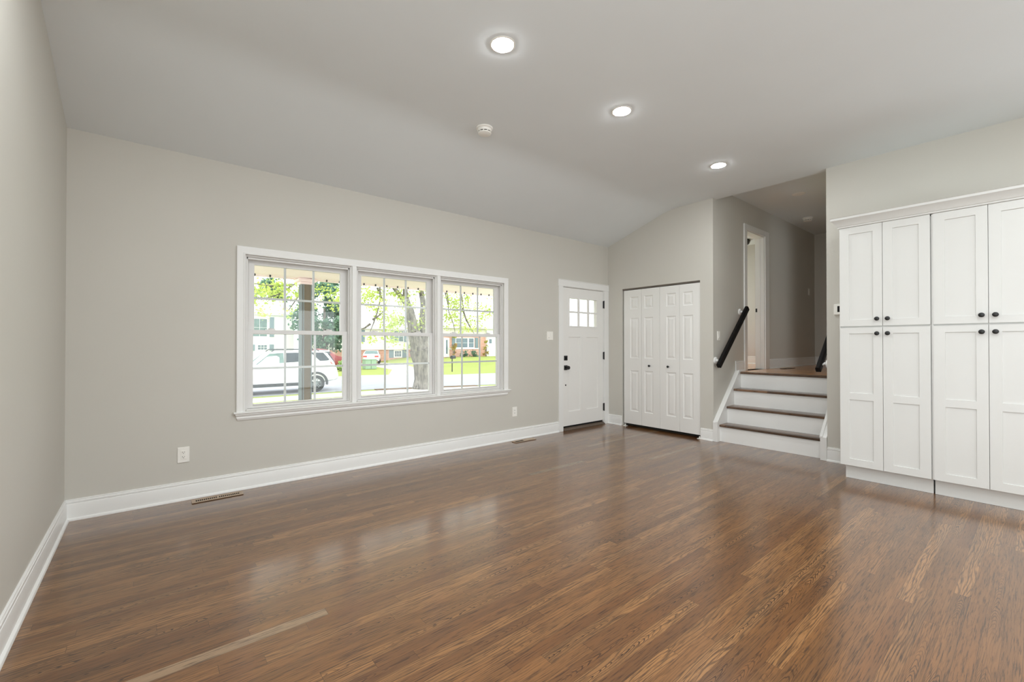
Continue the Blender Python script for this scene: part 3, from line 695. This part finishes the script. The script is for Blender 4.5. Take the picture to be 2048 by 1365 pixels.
flat([(13.2, 29.9), (15.0, 28.3), (18.4, 35.5), (21.5, 45), (21.8, 50), (17.6, 50.5), (17.3, 44), (16.2, 36)], GZ0 + .004, 'driveway', 'concrete', 'pale driveway leading up to the white sedan', 'driveway', th=.06)
flat([(8.4, 20.74), (10.5, 20.28), (13.4, 19.36), (13.2, 18.72), (11, 19.42), (8.3, 20.1)], GZ0 + .012, 'mulch_bed', 'mulch', 'brown mulch strip around the big tree trunk', 'mulch', th=.05, kind='stuff')

# porch
tag(box1('ceiling_porch', 'ext', (-4, 6.5, D + .14, 7.42, 2.245, 2.36)), 'pale cream porch ceiling above the windows', 'porch ceiling', kind=ST)
tag(box1('trim_5', 'ext', (-4, 6.5, 7.42, 7.50, 2.235, 2.40)), 'pale edge board along the porch ceiling', 'porch trim', kind=ST)
tag(box1('roof_house', 'roof', (-4, 6.5, D + .14, 7.9, 2.42, 2.55)), 'porch roof over the windows', 'roof', kind=ST)
tag(box1('porch_floor', 'concrete', (-4, 6.5, D + .14, 7.8, -.30, -.15)), 'porch slab below the windows', 'porch floor', kind=ST)
R = root('porch_post', (1.875, 7.38, -.15), 'taupe square porch post with pale corner strips, behind the first window', 'porch post')
MB().box(1.800, 1.952, 7.305, 7.455, -.15, 2.17).build('shaft', 'post', R, bevel=.006)
m = MB()
for x in (1.792, 1.818, 1.932): m.box(x, x + .016, 7.296, 7.31, -.15, 2.16)
for y in (7.300, 7.345, 7.39, 7.435): m.box(1.790, 1.803, y, y + .018, -.15, 2.16)
m.build('corner_strip', 'postside', R)
m = MB().box(1.77, 1.98, 7.28, 7.48, 2.15, 2.19); m.box(1.74, 2.01, 7.25, 7.51, 2.19, 2.235); m.build('capital', 'ext', R, bevel=.01)
R = root('string_lights', (3.5, 7.236, 2.23), 'string of small unlit bulbs along the porch ceiling edge', 'string lights')
MB().tube([(.2 + .2 * k, 7.236, 2.236 - (.012 if k % 2 else 0)) for k in range(31)], .004, 6).build('cord', 'ext', R)
for k in range(27):
    x = .95 + .2 * k
    if abs(x - 1.876) < .15: continue
    MB().lathe([(.010, .018), (.013, .006), (.014, -.004), (.008, -.015), (0, -.018)], (x, 7.236, 2.222), seg=10).build('bulb', 'blackplastic', R, smooth=60)

# ------------------------------------------------------------------ cars
def loft_body(st, name, mat, parent, T):
    m = MB(); rings = []
    for (x, zb, zl, zr, w) in st:
        g = (zr - zl) > .12; rw = w * (.78 if g else .93)
        half = [(0, zb), (w * .80, zb), (w * .97, zb + .10), (w, zb + (zl - zb) * .45), (w * .995, zb + (zl - zb) * .8), (w * .96, zl), (w * .96 + (rw - w * .96) * .5, zl + (zr - zl) * .52), (rw, zr - (zr - zl) * .08), (rw * .86, zr), (0, zr + .015)]
        full = half + [(-y, z) for y, z in half[-2:0:-1]]
        rings.append([m.bm.verts.new(T(x, y, z)) for y, z in full])
    for a, b in zip(rings, rings[1:]):
        n = len(a)
        for k in range(n): m.bm.faces.new([a[k], a[(k + 1) % n], b[(k + 1) % n], b[k]])
    m.bm.faces.new(rings[0]); m.bm.faces.new(rings[-1])
    return m.build(name, mat, parent, smooth=50)
def wheel(R, T, x, side, w, r, inner):
    y = side * (w - .10)
    p = lambda dx, dy, dz: T(x + dx, y + side * dy, r + dz)
    m = MB(); N = 36; prof = [(r * .62, .03), (r * .62, .10), (r * .93, .105), (r, .075), (r, -.10), (r * .6, -.12)]
    rg = [[m.bm.verts.new(p(q * math.cos(2 * math.pi * k / N), h, q * math.sin(2 * math.pi * k / N))) for k in range(N)] for q, h in prof]
    for a, b in zip(rg, rg[1:]):
        for k in range(N): m.bm.faces.new([a[k], a[(k + 1) % N], b[(k + 1) % N], b[k]])
    m.bm.faces.new(rg[-1]); ty = m.build('wheel', 'tyre', R, smooth=40)
    m = MB(); N = 24
    disc = [m.bm.verts.new(p(r * .62 * math.cos(2 * math.pi * k / N), .035, r * .62 * math.sin(2 * math.pi * k / N))) for k in range(N)]; m.bm.faces.new(disc)
    m.build('wheel_well', 'blackplastic', ty)
    m = MB()
    for k in range(6):
        a = k * math.pi / 3 + .3
        for s in (-.22, .22):
            d = lambda q, t, h: p(q * math.cos(a) - t * math.sin(a), h, q * math.sin(a) + t * math.cos(a))
            m.prism([d(.05, s * .10 - .015, .06), d(.05, s * .10 + .015, .06), d(r * .60, s * .5 * r + .016, .075), d(r * .60, s * .5 * r - .016, .075)], Vector(p(0, .02, 0)) - Vector(p(0, 0, 0)))
    N = 16; m.prism([p(.07 * math.cos(2 * math.pi * k / N), .06, .07 * math.sin(2 * math.pi * k / N)) for k in range(N)], Vector(p(0, .03, 0)) - Vector(p(0, 0, 0)))
    N = 28
    ro = [(m.bm.verts.new(p(r * .62 * math.cos(t), .08, r * .62 * math.sin(t))), m.bm.verts.new(p(r * .56 * math.cos(t), .08, r * .56 * math.sin(t)))) for t in [2 * math.pi * k / N for k in range(N)]]
    for k in range(N): a, b = ro[k], ro[(k + 1) % N]; m.bm.faces.new([a[0], b[0], b[1], a[1]])
    m.build('rim', inner, ty)
def side_glass(R, T, st, pts, side, mat, name='side_window'):
    """window polygon laid on the sloping greenhouse side; pts (x,z) in car space"""
    import bisect
    xs = [s[0] for s in st]
    def yat(x, z):
        i = max(1, min(len(xs) - 1, bisect.bisect(xs, x))); a, b = st[i - 1], st[i]; t = (x - a[0]) / (b[0] - a[0]); t = max(0, min(1, t))
        zl = a[2] + (b[2] - a[2]) * t; zr = a[3] + (b[3] - a[3]) * t; w = a[4] + (b[4] - a[4]) * t
        q = max(0, min(1, (z - zl) / max(.15, zr - zl))); return w * .96 + (w * .78 - w * .96) * q
    m = MB(); a = [m.bm.verts.new(T(x, side * (yat(x, z) + .022), z)) for x, z in pts]; b = [m.bm.verts.new(T(x, side * (yat(x, z) - .01), z)) for x, z in pts]
    n = len(a); m.bm.faces.new(a); m.bm.faces.new(b[::-1])
    for k in range(n): m.bm.faces.new([a[k], b[k], b[(k + 1) % n], a[(k + 1) % n]])
    return m.build(name, mat, R)
def xform(loc, ang, tall=1.0):
    c, s = math.cos(ang), math.sin(ang)
    return lambda x, y, z: (loc[0] + c * x - s * y, loc[1] + s * x + c * y, loc[2] + z * (1 if z < .6 else 1 + (tall - 1) * min(1, (z - .6) / .3)))

# white off-road wagon parked along the near kerb; car space x runs from nose (0) to tail
SUV = [(-.42, .52, .80, .84, .72), (-.32, .42, .98, 1.00, .86), (.05, .38, 1.08, 1.12, .94), (1.0, .38, 1.15, 1.19, .95), (1.38, .38, 1.19, 1.27, .95), (1.92, .38, 1.24, 1.80, .95), (2.25, .38, 1.27, 1.87, .95), (3.4, .38, 1.31, 1.88, .95), (4.12, .40, 1.34, 1.86, .94), (4.34, .43, 1.34, 1.79, .93), (4.60, .48, 1.28, 1.36, .90), (4.74, .50, 1.02, 1.05, .87), (4.82, .54, .78, .82, .80)]
T = xform((2.09, 22.22, GZ0), 0)
R = root('suv', (4.5, 22.22, GZ0), 'white off-road wagon parked at the kerb, half hidden by the porch post', 'car')
loft_body(SUV, 'body', 'carwhite', R, T)
for side in (-1, 1):
    side_glass(R, T, SUV, [(1.36, 1.31), (1.90, 1.78), (2.44, 1.81), (2.44, 1.37)], side, 'carglasslight')
    side_glass(R, T, SUV, [(2.52, 1.38), (2.52, 1.81), (3.42, 1.81), (3.36, 1.42)], side, 'carglass')
    side_glass(R, T, SUV, [(3.58, 1.82), (4.14, 1.80), (4.40, 1.47), (4.30, 1.43), (3.96, 1.42)], side, 'carglass', 'quarter_window')
    for ax in (.66, 3.77):
        wheel(R, T, ax, side, .95, .39, 'rimgrey')
        m = MB(); N = 22; inn, outr = [], []
        for k in range(N + 1):
            t = -.18 + (math.pi + .36) * k / N
            inn.append((ax + .435 * math.cos(t), .40 + .435 * math.sin(t))); outr.append((ax + .53 * math.cos(t), .40 + .53 * math.sin(t)))
        for k in range(N):
            q = [inn[k], inn[k + 1], outr[k + 1], outr[k]]
            m.prism([T(x, side * .92, z) for x, z in q], Vector(T(0, side * .08, 0)) - Vector(T(0, 0, 0)))
        m.build('fender_flare', 'blackplastic', R)
    MB().prism([T(1.24, side * .90, .34), T(3.2, side * .90, .34), T(3.2, side * .90, .47), T(1.24, side * .90, .47)], Vector(T(0, side * .12, 0)) - Vector(T(0, 0, 0))).build('running_board', 'blackplastic', R, bevel=.02)
    MB().tube([T(2.0, side * .62, 1.86), T(2.12, side * .64, 1.95), T(3.0, side * .64, 1.955), T(3.85, side * .64, 1.95), T(4.0, side * .62, 1.87)], .022, 8).build('roof_rail', 'blackplastic', R)
    side_glass(R, T, SUV, [(4.42, 1.37), (4.60, 1.36), (4.66, 1.16), (4.50, 1.14)], side, 'tailred', 'tail_lamp')
for side in (-1, 1):
    for x in (1.30, 2.48, 3.50): side_glass(R, T, SUV, [(x - .006, .56), (x + .006, .56), (x + .006, 1.30), (x - .006, 1.30)], side, 'blackplastic', 'door_seam')
    for x in (2.24, 3.22): side_glass(R, T, SUV, [(x, 1.16), (x + .18, 1.16), (x + .18, 1.20), (x, 1.20)], side, 'rimgrey', 'door_handle')
    MB().box(T(1.55, 0, 0)[0], T(1.70, 0, 0)[0], 22.22 + side * .98, 22.22 + side * 1.14, GZ0 + 1.25, GZ0 + 1.42).build('mirror', 'carwhite', R, bevel=.03)
MB().box(T(4.18, 0, 0)[0], T(4.46, 0, 0)[0], 22.22 - .66, 22.22 + .66, GZ0 + 1.84, GZ0 + 1.90).build('spoiler', 'carwhite', R, bevel=.02)
MB().prism([T(4.42, -.62, 1.76), T(4.42, .62, 1.76), T(4.66, .70, 1.30), T(4.66, -.70, 1.30)], (.03, 0, .02)).build('rear_window', 'carglass', R)

SED = [(0, .45, .62, .64, .70), (.10, .30, .74, .76, .82), (.6, .25, .84, .88, .90), (1.35, .25, .93, .98, .91), (2.05, .25, .96, 1.40, .91), (2.6, .25, .98, 1.46, .91), (3.3, .25, 1.0, 1.43, .91), (4.05, .26, 1.03, 1.10, .90), (4.60, .30, 1.03, 1.06, .86), (4.76, .34, .92, .94, .80), (4.82, .40, .70, .74, .72)]
def sedan(loc, ang, label, mat, name='sedan', tall=1.0):
    T = xform(loc, ang, tall); R = root(name, loc, label, 'car')
    loft_body(SED, 'body', mat, R, T)
    for side in (-1, 1):
        side_glass(R, T, SED, [(1.55, 1.0), (2.10, 1.36), (2.62, 1.40), (2.62, 1.02)], side, 'carglass')
        side_glass(R, T, SED, [(2.70, 1.03), (2.70, 1.40), (3.25, 1.37), (3.80, 1.08)], side, 'carglass')
        for ax in (.95, 3.75): wheel(R, T, ax, side, .91, .33, 'rimgrey')
        v = Vector(T(.06, 0, 0)) - Vector(T(0, 0, 0))
        MB().prism([T(4.80, side * .40, .76), T(4.74, side * .80, .76), T(4.72, side * .80, .93), T(4.77, side * .40, .92)], v).build('tail_lamp', 'tailred', R)
    v = Vector(T(.05, 0, 0)) - Vector(T(0, 0, 0))
    MB().prism([T(3.42, -.60, 1.41), T(3.42, .60, 1.41), T(4.03, .72, 1.12), T(4.03, -.72, 1.12)], Vector(T(.01, 0, .03)) - Vector(T(0, 0, 0))).build('rear_window', 'carglasslight', R)
    MB().prism([T(4.81, -.17, .74), T(4.81, .17, .74), T(4.79, .17, .86), T(4.79, -.17, .86)], v).build('number_plate', 'concrete', R)
    MB().prism([T(4.75, -.72, .34), T(4.75, .72, .34), T(4.75, .72, .46), T(4.75, -.72, .46)], v).build('rear_bumper', 'blackplastic', R)
    return R
sedan((20.45, 50.9, GZ0 + .01), -2.0, 'white sedan with red tail lamps parked in the driveway across the street', 'carwhite')
sedan((13.25, 39.8, GZ0), math.pi + .35, 'dark red car partly hidden behind the white off-road wagon', 'carred', 'hatchback', 1.24)

# ------------------------------------------------------------------ houses across the street
def house_window(R, x0, x1, z0, z1, y, cols=3, rows=2, shut=0.0, mat='farglass', fr=.07):
    f = MB().plate(lambda u, v, w: (u, y - w, v), x0 - fr, x1 + fr, z0 - fr, z1 + fr, .08, [(x0, x1, z0, z1)])
    bmesh.ops.translate(f.bm, verts=f.bm.verts[:], vec=(0, -.05, 0)); f = f.build('window', 'siding', R)
    MB().box(x0, x1, y - .02, y + .02, z0, z1).build('pane', mat, f)
    m = MB()
    for i in range(1, cols): xx = x0 + (x1 - x0) * i / cols; m.box(xx - .015, xx + .015, y - .045, y - .02, z0, z1)
    for j in range(1, rows): zz = z0 + (z1 - z0) * j / rows; m.box(x0, x1, y - .043, y - .021, zz - .015, zz + .015)
    if len(m.bm.verts): m.build('muntins', 'siding', f)
    if shut:
        for a in (x0 - fr - shut - .02, x1 + fr + .02): MB().box(a, a + shut, y - .05, y, z0 - fr, z1 + fr).build('shutter', 'shutter', R, bevel=.01)
def gable_roof(R, x0, x1, y0, y1, ze, zr, ov=.35):
    ym = (y0 + y1) / 2
    m = MB().prism([(x0 - ov, y0 - ov, ze - .1), (x0 - ov, ym, zr), (x0 - ov, y1 + ov, ze - .1), (x0 - ov, y1 + ov, ze - .28), (x0 - ov, ym, zr - .18), (x0 - ov, y0 - ov, ze - .28)], (x1 - x0 + 2 * ov, 0, 0))
    return m.build('roof', 'roof', R)
R = root('white_house', (6, 52, GZ0), 'white gabled house with slate shutters behind the parked wagon', 'house')
m = MB().prism([(0, 50, GZ0), (0, 50, 4.36), (0, 54, 6.0), (0, 58, 4.36), (0, 58, GZ0)], (11.57, 0, 0)); m.build('walls', 'siding', R)
gable_roof(R, 0, 11.4, 50, 58, 4.42, 6.05, .2)
house_window(R, 7.75, 9.05, 2.0, 3.75, 50, 2, 2, 0, 'carglasslight')
MB().box(9.29, 9.69, 49.94, 50, 1.95, 3.95).build('shutter', 'shutter', R)
MB().box(7.12, 7.50, 49.94, 50, 1.95, 3.95).build('shutter', 'shutter', R)
house_window(R, 8.25, 9.05, .66, 1.12, 50, 3, 2, 0)
for x in (7.6, 9.29): MB().box(x, x + .39, 49.94, 50, .55, 1.18).build('shutter', 'shutter', R)
R = root('brick_house', (22, 54, -.75), 'cream lap-sided house with brick base and blue shutters behind the tree', 'house')
MB().box(15.2, 30.5, 52, 60, -1.0, .52).build('brick_base', 'brick', R)
m = MB().prism([(15.0, 51.8, .52), (15.0, 51.8, 3.27), (15.0, 56, 4.9), (15.0, 60, 3.27), (15.0, 60, .52)], (15.6, 0, 0)); m.build('upper_walls', 'lap', R)
gable_roof(R, 15.0, 30.6, 51.8, 60, 3.3, 5.0)
house_window(R, 23.70, 24.55, -.36, .34, 52, 3, 2, .60, fr=.14)
house_window(R, 23.55, 24.75, 1.55, 2.85, 51.8, 2, 2, .40, 'carglasslight')
house_window(R, 18.0, 19.3, 1.55, 2.85, 51.8, 2, 2, .40, 'carglasslight')
R = root('porch_house', (32, 46, -.3), 'house with red brick front, three-part window and white garage', 'house')
MB().box(26.0, 32.0, 44, 50.8, -.4, 2.1).build('brick_front', 'brick', R)
MB().box(26.0, 32.0, 44.0, 50.8, 2.1, 3.3).build('upper_siding', 'lap', R)
MB().box(32.0, 40.0, 43.7, 50.8, -.4, 3.3).build('garage_wing', 'siding', R)
MB().box(26.0, 31.2, 43.94, 44, .60, .78).build('sill_band', 'siding', R)
gable_roof(R, 26.0, 40, 43.7, 50.8, 3.35, 5.0)
q = MB().box(26.05, 26.75, 43.9, 44, -.28, 1.95).build('entry_door', 'siding', R)
MB().box(26.30, 26.50, 43.87, 43.9, .1, 1.7).build('door_light', 'farglass', q)
for k in range(3): house_window(R, 27.70 + k * .90, 28.40 + k * .90, .82, 1.90, 44, 1, 2, 0, fr=.09)
for x in (27.15, 30.42): MB().box(x, x + .42, 43.93, 44, .74, 1.98).build('shutter', 'shutter', R)
house_window(R, 32.30, 32.72, 1.30, 1.84, 43.7, 1, 1, 0)
house_window(R, 33.5, 33.95, 1.30, 1.84, 43.7, 1, 1, 0)
MB().box(32.2, 32.24, 43.66, 43.7, -.3, 1.1).build('downpipe', 'concrete', R)

# ------------------------------------------------------------------ plants
def leaves(name, mat, parent, centres, n, spread, size, rnd):
    vs, fs = [], []
    for _ in range(n):
        c = rnd.choice(centres); r = spread * (c[3] if len(c) > 3 else 1)
        p = Vector((c[0] + rnd.gauss(0, r), c[1] + rnd.gauss(0, r), c[2] + rnd.gauss(0, r * .75)))
        s = size * rnd.uniform(.6, 1.3); q = Matrix.Rotation(rnd.uniform(0, 6.28), 3, 'Z') @ Matrix.Rotation(rnd.uniform(-1.2, 1.2), 3, 'X') @ Matrix.Rotation(rnd.uniform(0, 6.28), 3, 'Y')
        i = len(vs)
        for a in ((0, 0, -.5), (.34, .06, -.08), (0, .0, .55), (-.34, .06, -.08)): vs.append(p + q @ Vector(a) * s)
        fs.append((i, i + 1, i + 2, i + 3))
    m = MB(); bv = [m.bm.verts.new(v) for v in vs]
    for f in fs: m.bm.faces.new([bv[k] for k in f])
    return m.build(name, mat, parent, recalc=False)
rnd = random.Random(3)
R = root('street_tree', (10.55, 19.6, GZ0), 'big grey-barked tree with yellow-green spring leaves, behind the middle window', 'tree')
Y0 = 19.6
m = MB()
m.tube([(10.55, Y0, -.967), (10.52, Y0, -.80), (10.48, Y0, -.45), (10.36, Y0, .3), (10.20, Y0, .95)], [.78, .58, .47, .42, .47], 18)
m.tube([(10.20, Y0, .85), (9.98, Y0, 1.55), (9.80, Y0, 2.4), (9.67, Y0, 3.0)], [.38, .30, .24, .20], 14)
m.tube([(9.67, Y0, 2.95), (9.352, Y0 + .1, 3.45), (9.018, Y0 + .2, 3.88), (8.77, Y0 + .3, 4.26), (8.2, Y0 + .3, 5.2)], [.15, .12, .10, .08, .05], 10)
m.tube([(9.67, Y0, 2.9), (9.48, Y0, 3.6), (9.40, Y0 - .1, 4.2), (9.35, Y0 - .1, 5.4)], [.17, .13, .11, .07], 10)
m.tube([(10.40, Y0 + .1, .6), (10.56, Y0 + .15, 1.6), (10.50, Y0 + .2, 2.43), (10.55, Y0 + .2, 3.18), (10.44, Y0 + .2, 3.8), (10.34, Y0 + .2, 5.0)], [.30, .20, .17, .15, .13, .09], 12)
m.build('trunk', 'bark', R, smooth=70)
m = MB()
for pts in ([(8.77, 5.2), (8.13, 3.856), (8.155, 3.277), (8.013, 2.691), (7.825, 2.154), (7.662, 1.761)], [(8.13, 3.856), (8.397, 3.293), (8.57, 3.022)], [(7.848, 2.338), (8.133, 2.534), (8.399, 2.778)], [(7.825, 2.154), (7.568, 1.964), (7.316, 1.868)],
            [(10.34, 5.0), (11.3, 4.8), (11.95, 3.83), (12.007, 3.525), (12.01, 3.005), (12.344, 2.234), (12.437, 1.764)], [(11.3, 4.8), (12.466, 3.818), (12.528, 3.426), (12.591, 3.034)], [(12.5, 3.1), (12.716, 2.51), (12.969, 2.118), (13.226, 1.775)],
            [(10.34, 5.0), (12.4, 4.9), (13.354, 3.827), (13.387, 3.344), (13.485, 3.024)], [(11.4, 4.6), (11.738, 3.379), (11.80, 3.1)], [(8.2, 5.2), (6.2, 4.6), (4.5, 3.66), (3.9, 3.2), (3.3, 2.95)], [(6.2, 4.6), (5.0, 3.5), (4.4, 2.55)], [(4.5, 3.66), (3.7, 3.55), (3.1, 3.6)]):
    dy = rnd.uniform(-.4, .6); m.tube([(x, Y0 + dy, z) for x, z in pts], [.055 - .04 * k / (len(pts) - 1) for k in range(len(pts))], 6)
m.build('branches', 'bark', R, smooth=70)
CL = [(7.61, 3.813), (7.845, 3.487), (7.496, 3.235), (8.203, 3.28), (8.568, 3.774), (8.817, 3.794), (9.07, 3.575), (9.326, 3.714), (9.508, 3.364), (9.197, 4.063), (9.851, 3.753), (10.392, 4.042), (10.531, 3.679), (7.613, 2.9), (8.57, 2.834), (8.695, 2.368), (9.072, 2.62), (9.2, 2.434), (9.51, 2.518), (9.72, 2.404), (9.987, 2.168), (10.258, 2.052), (10.395, 2.428), (10.533, 2.059), (9.2, 2.146), (8.572, 2.011), (8.206, 1.886), (7.616, 1.418), (9.074, 1.427), (8.772, 1.378), (9.882, 1.115),
      (11.738, 3.508), (12.128, 3.794), (12.22, 3.408), (11.978, 3.133), (12.343, 3.153), (13.064, 3.727), (13.387, 3.614), (12.282, 2.625), (12.747, 2.909), (13.551, 2.539), (13.388, 2.129), (12.13, 2.228), (14.562, 3.689), (14.737, 3.281), (14.391, 2.153), (11.75, 3.0), (12.0, 2.7), (12.6, 3.5), (12.9, 3.2), (13.2, 3.1), (13.9, 3.4), (14.1, 3.0), (13.8, 2.8), (12.9, 2.4), (14.5, 2.7), (12.5, 2.0), (7.9, 3.6), (7.7, 3.4), (8.9, 3.3), (9.3, 3.1), (8.4, 2.5), (10.1, 3.2), (10.3, 2.9)]
CL += [(3.301, 3.654), (3.74, 3.594), (4.011, 3.516), (3.216, 3.254), (3.476, 3.373), (3.832, 3.1), (4.012, 3.213), (3.217, 2.96), (4.381, 3.239), (3.305, 2.414), (4.383, 2.523), (4.474, 3.657), (3.6, 3.3), (3.9, 3.4), (5.6, 3.6), (5.9, 3.3), (6.3, 3.55), (6.5, 3.2), (6.2, 2.9), (5.5, 3.0)]
cen = [(x, Y0 + rnd.uniform(-.9, .9), z) for x, z in CL] + [(rnd.uniform(3, 15), Y0 + rnd.uniform(-2, 2), rnd.uniform(4.6, 7), 2.5) for _ in range(14)]
leaves('foliage', 'leaf', R, cen, 5600, .20, .125, rnd)
def back_tree(name, x, y, w, h, zb, mat, label, n, size, trunk=True, seed=1):
    r2 = random.Random(seed); R = root(name, (x, y, GZ0), label, 'tree')
    m = MB().tube([(x, y, GZ0 - .1), (x + .1, y, zb), (x, y, zb + h * .6)], [.35, .28, .1], 10); m.build('trunk', 'bark', R, smooth=70)
    c = []
    while len(c) < 70:
        a, b, d = r2.uniform(-1, 1), r2.uniform(-1, 1), r2.uniform(-1, 1)
        if .35 < a * a + b * b + d * d < 1: c.append((x + a * w / 2, y + b * w / 2, zb + h / 2 + d * h / 2))
    leaves('foliage', mat, R, c, n, w * .055, size, r2)
back_tree('evergreen_tree', 13.6, 46.5, 5.6, 7.4, .4, 'leafdark', 'dense blue-green tree right of the porch post', 7500, .34, seed=4)
back_tree('evergreen_tree', 10.9, 62, 6.0, 9.5, .6, 'leafdark', 'blue-green tree rising behind the white house', 3600, .42, seed=9)
def shrub(x, y, w, h, zb, mat, label, n, size, seed, name='shrub'):
    r2 = random.Random(seed); R = root(name, (x, y, zb), label, 'shrub')
    m = MB()
    for k in range(5): m.tube([(x + r2.uniform(-.1, .1), y, zb - .1), (x + r2.uniform(-w, w) * .3, y, zb + h * .6)], .02, 5)
    m.build('stems', 'bark', R)
    c = [(x + r2.uniform(-.5, .5) * w, y + r2.uniform(-.4, .4) * w, zb + r2.uniform(.1, 1) * h) for _ in range(16)]
    leaves('foliage', mat, R, c, n, w * .12, size, r2)
shrub(26.95, 43.3, .75, 2.6, -.35, 'leafrust', 'tall rust and green shrub beside the shuttered window across the street', 420, .2, 2)
shrub(31.5, 43.2, .6, 2.0, -.35, 'leafrust', 'narrow green shrub between brick front and white garage', 260, .18, 8)
shrub(28.2, 43.2, .8, .7, -.35, 'leafdark', 'low dark shrub below the shuttered window across the street', 240, .18, 5)
shrub(29.7, 43.2, .8, .75, -.35, 'leafdark', 'low dark shrub, second from the rust and green one', 220, .18, 12)
shrub(12.15, 36.6, .7, .7, GZ0, 'leafmid', 'light green bush behind the tail of the white wagon', 260, .2, 15)

# mailbox, utility box
mx, my = 18.66, 30.2; mz = GZ0 + .72 * 0 
R = root('mailbox', (mx, my, -.97), 'dark mailbox on a thin post at the far kerb', 'mailbox')
MB().box(mx - .03, mx + .03, my - .03, my + .03, -1.0, .05).build('post', 'blackplastic', R)
T = xform((mx + .08, my, .05), .55)
m = MB(); N = 10; pr = [(-.11, 0), (.11, 0)] + [(.11 * math.cos(math.pi * k / N), .14 + .11 * math.sin(math.pi * k / N)) for k in range(N + 1)]
m.prism([T(-.28, y, z) for y, z in pr], Vector(T(.56, 0, 0)) - Vector(T(0, 0, 0))); m.build('box', 'blackplastic', R, smooth=35)
MB().prism([T(.285, y * .9, z * .95 + .006) for y, z in pr], Vector(T(.012, 0, 0)) - Vector(T(0, 0, 0))).build('door', 'shutter', R)
R = root('utility_box', (14.95, 38.0, GZ0), 'pale green utility box on the grass across the street', 'utility box')
MB().box(14.45, 15.45, 37.6, 38.4, GZ0, GZ0 + .80).build('cabinet', 'ubox', R, bevel=.02)
MB().box(14.42, 15.48, 37.56, 38.44, GZ0 + .80, GZ0 + .88).build('lid', 'ubox', R, bevel=.02)
MB().box(14.93, 14.95, 37.585, 37.60, GZ0 + .05, GZ0 + .78).build('door_seam', 'blackplastic', R)
